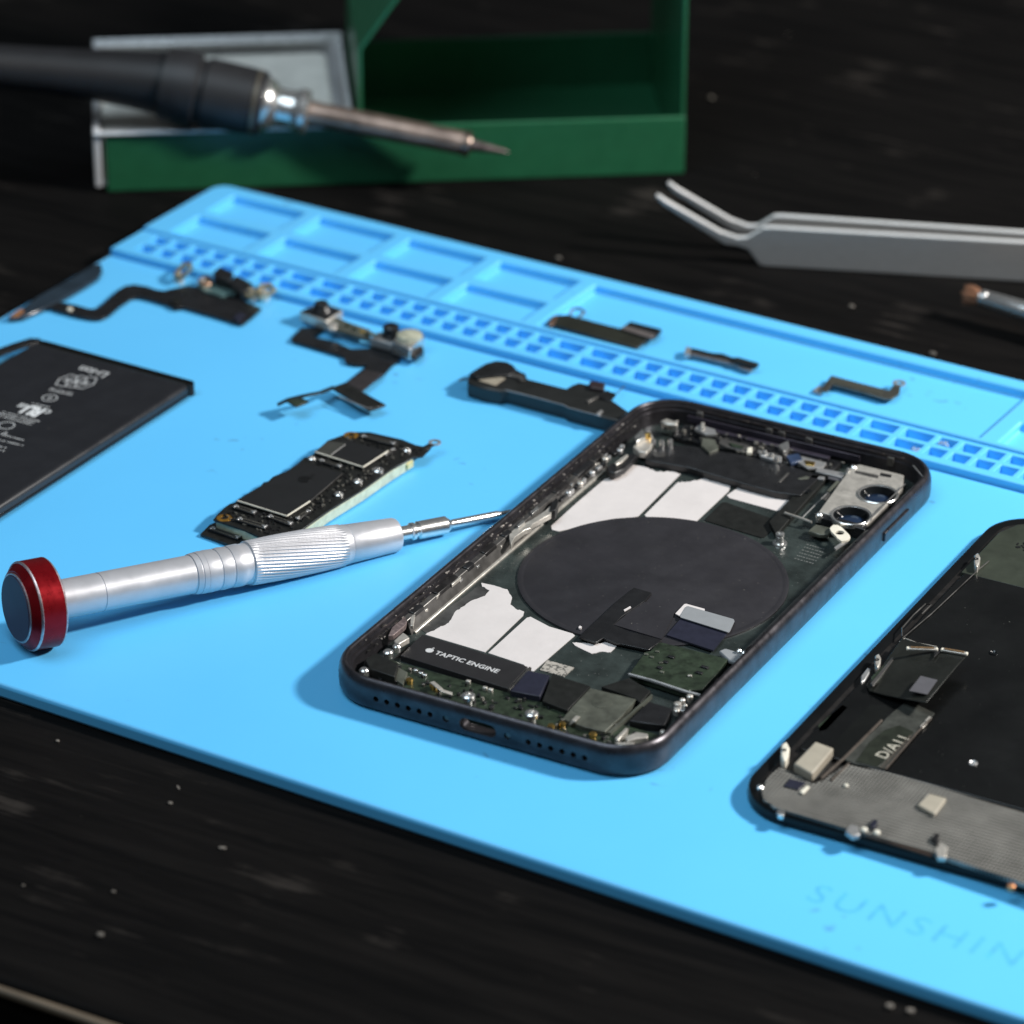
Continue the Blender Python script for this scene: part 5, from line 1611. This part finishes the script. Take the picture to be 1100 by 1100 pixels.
# plated tray in the left half, holding a sponge
tr = Thing('sponge_tray', 'plated metal tray in the left half of the green stand', 'tray', sp3(32, 30, TZ+1.5))
tr.part('front_wall', sbox(-3.0, 66.5, -1.3, 1.1, TOPZ+0.05, TOPZ+0.9), TRAYM, None, 0.3)
tr.part('side_wall', prism(B(), [(sp3(u_, n_, 0).x, sp3(u_, n_, 0).y) for u_, n_ in ((-3.0, 0), (-1.2, 0), (-1.2, 62), (-3.0, 62))], TZ+1.6, TOPZ+1.6), TRAYM, None, 0.3)
tr.part('rear_wall', sbox(-3.0, 66.5, 62.05, 63.3, TZ+1.6, TOPZ+3.5), TRAYM, None, 0.3)
tr.part('rear_flange', sbox(-3.0, 62, 58.5, 62.0, TOPZ+2.4, TOPZ+3.5), TRAYM, None, 0.3)
tr.part('tray_floor', sbox(-1.1, 66.5, 1.4, 62, TZ+1.55, TZ+2.6), TRAYM, None)
tr.part('tray_side', sbox(65.3, 66.5, 1.4, 62, TZ+2.6, TOPZ+1.6), TRAYM, None, 0.3)
spg = mesh_obj('sponge', prism(B(), [(sp3(u_, n_, 0).x, sp3(u_, n_, 0).y) for u_, n_ in rrect(-0.9, 1.6, 62, 58, 3, 4)], TZ+2.65, TOPZ-0.3), SPONGE, sp3(30, 30, TZ+2.65), bevel=1.0)
spg.location = sp3(30, 30, TZ+2.65)*MM
tag(spg, 'pale cleaning sponge lying in the plated tray', 'sponge')

# ------------------------------------------------------------------ soldering iron laid across the tray
tip = P(546, 163.5, 9.5)
hnd = P(238, 102.5, 22.6)
ia, i1, i2, IL = frame_of(tip, hnd)
si = Thing('soldering_iron', 'soldering iron with dark grip and heat stained shaft resting on the tray', 'soldering iron', (hnd.x, hnd.y, TOPZ+1.6))
def ial(x, y, z):
    return (P(x, y, z)-tip).dot(ia)
dT, dS, dF, dC = ial(504, 154, 12), ial(333, 119, 19), ial(286, 112, 21.5), ial(266, 108, 22.5)
si.part('tip', lathe(B(), tip, hnd, [(0, 0.25), (0.6, 0.55), (dT-1.0, 1.75), (dT+1, 1.9)], 24), TIPM)
si.part('tip_nut', lathe(B(), tip, hnd, [(dT-0.4, 1.6), (dT-0.4, 3.25), (dT+0.2, 3.5), (dT+1.3, 3.5), (dT+1.7, 3.2)], 32), mat('coppery_steel', (0.62, 0.48, 0.40), 0.3, 1.0, vary=0.2))
si.part('shaft', lathe(B(), tip, hnd, [(dT+1.2, 2.9), (dT+1.6, 3.2), (dS+1, 3.3), (dS+1, 1)], 36), SHAFT)
si.part('flange', lathe(B(), tip, hnd, [(dS-0.2, 2.8), (dS+0.2, 5.2), (dS+0.8, 5.9), (dS+2.6, 6.1), (dS+3.6, 5.4), (dS+5.2, 4.9), (dF-3.0, 5.0), (dF-1.8, 6.2), (dF-0.6, 7.0), (dF+0.6, 7.4), (dF+1, 7.4)], 40), STEEL, smooth=25)
si.part('grip_collar', lathe(B(), tip, hnd, [(dF+0.5, 7.0), (dF+0.8, 8.3), (dF+2.4, 8.7), (dF+3.6, 8.5), (dF+4.0, 8.9), (dF+6.0, 9.0), (dF+16.5, 9.3), (dF+17.2, 8.6), (dF+18.5, 8.6), (dF+19.0, 10.2), (dF+23, 10.3), (dF+25, 9.9), (dF+28, 9.6)], 48), mat('grip_charcoal', (0.020, 0.0195, 0.021), 0.48, 0, 0.4, vary=0.25, vscale=110), smooth=30)
si.part('collar_ring', lathe(B(), tip, hnd, [(dF+2.2, 8.5), (dF+2.4, 8.9), (dF+3.2, 8.95), (dF+3.4, 8.5)], 48), mat('dull_brass_ring', (0.16, 0.14, 0.11), 0.4, 0.6))
hp = []
for x, y, r in ((206, 96.5, 9.5), (198, 94.5, 9.2), (180, 91, 8.6), (150, 86.5, 7.8), (110, 81.5, 7.0), (50, 75.5, 6.1), (0, 71, 5.7), (-80, 64, 5.6), (-200, 53, 6.2), (-300, 44, 6.0), (-312, 43, 2.5)):
    hp.append((P(x, y, hnd.z+(hnd.z-tip.z)*(238-x)/308.0), r))
si.part('handle', tube(B(), [q_[0] for q_ in hp], [q_[1] for q_ in hp], 40), GRIPM)

# ------------------------------------------------------------------ dust
bm = B()
rnd = random.Random(13)
spots = [(600, 277, 0.9), (764, 105, 1.0), (915, 329, 0.9), (1002, 380, 1.1), (108, 1004, 0.9), (122, 957, 0.55), (183, 862, 0.6), (956, 1081, 1.0), (978, 1086, 1.0), (62, 795, 0.5), (25, 950, 0.4)]
for x, y, r in spots:
    p = P(x, y, TZ+0.4)
    bmesh.ops.create_icosphere(bm, subdivisions=1, radius=r, matrix=Matrix.Translation((p.x, p.y, TZ+r*0.45)) @ Matrix.Diagonal((1, 0.8, 0.5, 1)))
for k in range(80):
    x, y = rnd.uniform(-260, 420), rnd.uniform(-186, 420)
    q = Vector((x, y, 0))-M0
    if -3 < q.dot(MU) < 353 and -3 < q.dot(MV) < 244:
        continue
    r = abs(rnd.gauss(0, 0.16))+0.05
    bmesh.ops.create_icosphere(bm, subdivisions=1, radius=r, matrix=Matrix.Translation((x, y, TZ+r*0.4)) @ Matrix.Rotation(rnd.uniform(0, 3), 4, 'Z') @ Matrix.Diagonal((rnd.uniform(1, 3), 0.8, 0.5, 1)))
o = mesh_obj('dust', bm, mat('dust_grey', (0.12, 0.105, 0.09), 0.8, vary=0.7, vscale=30))
tag(o, 'pale dust and crumbs scattered over the black table', 'dust', 'stuff')
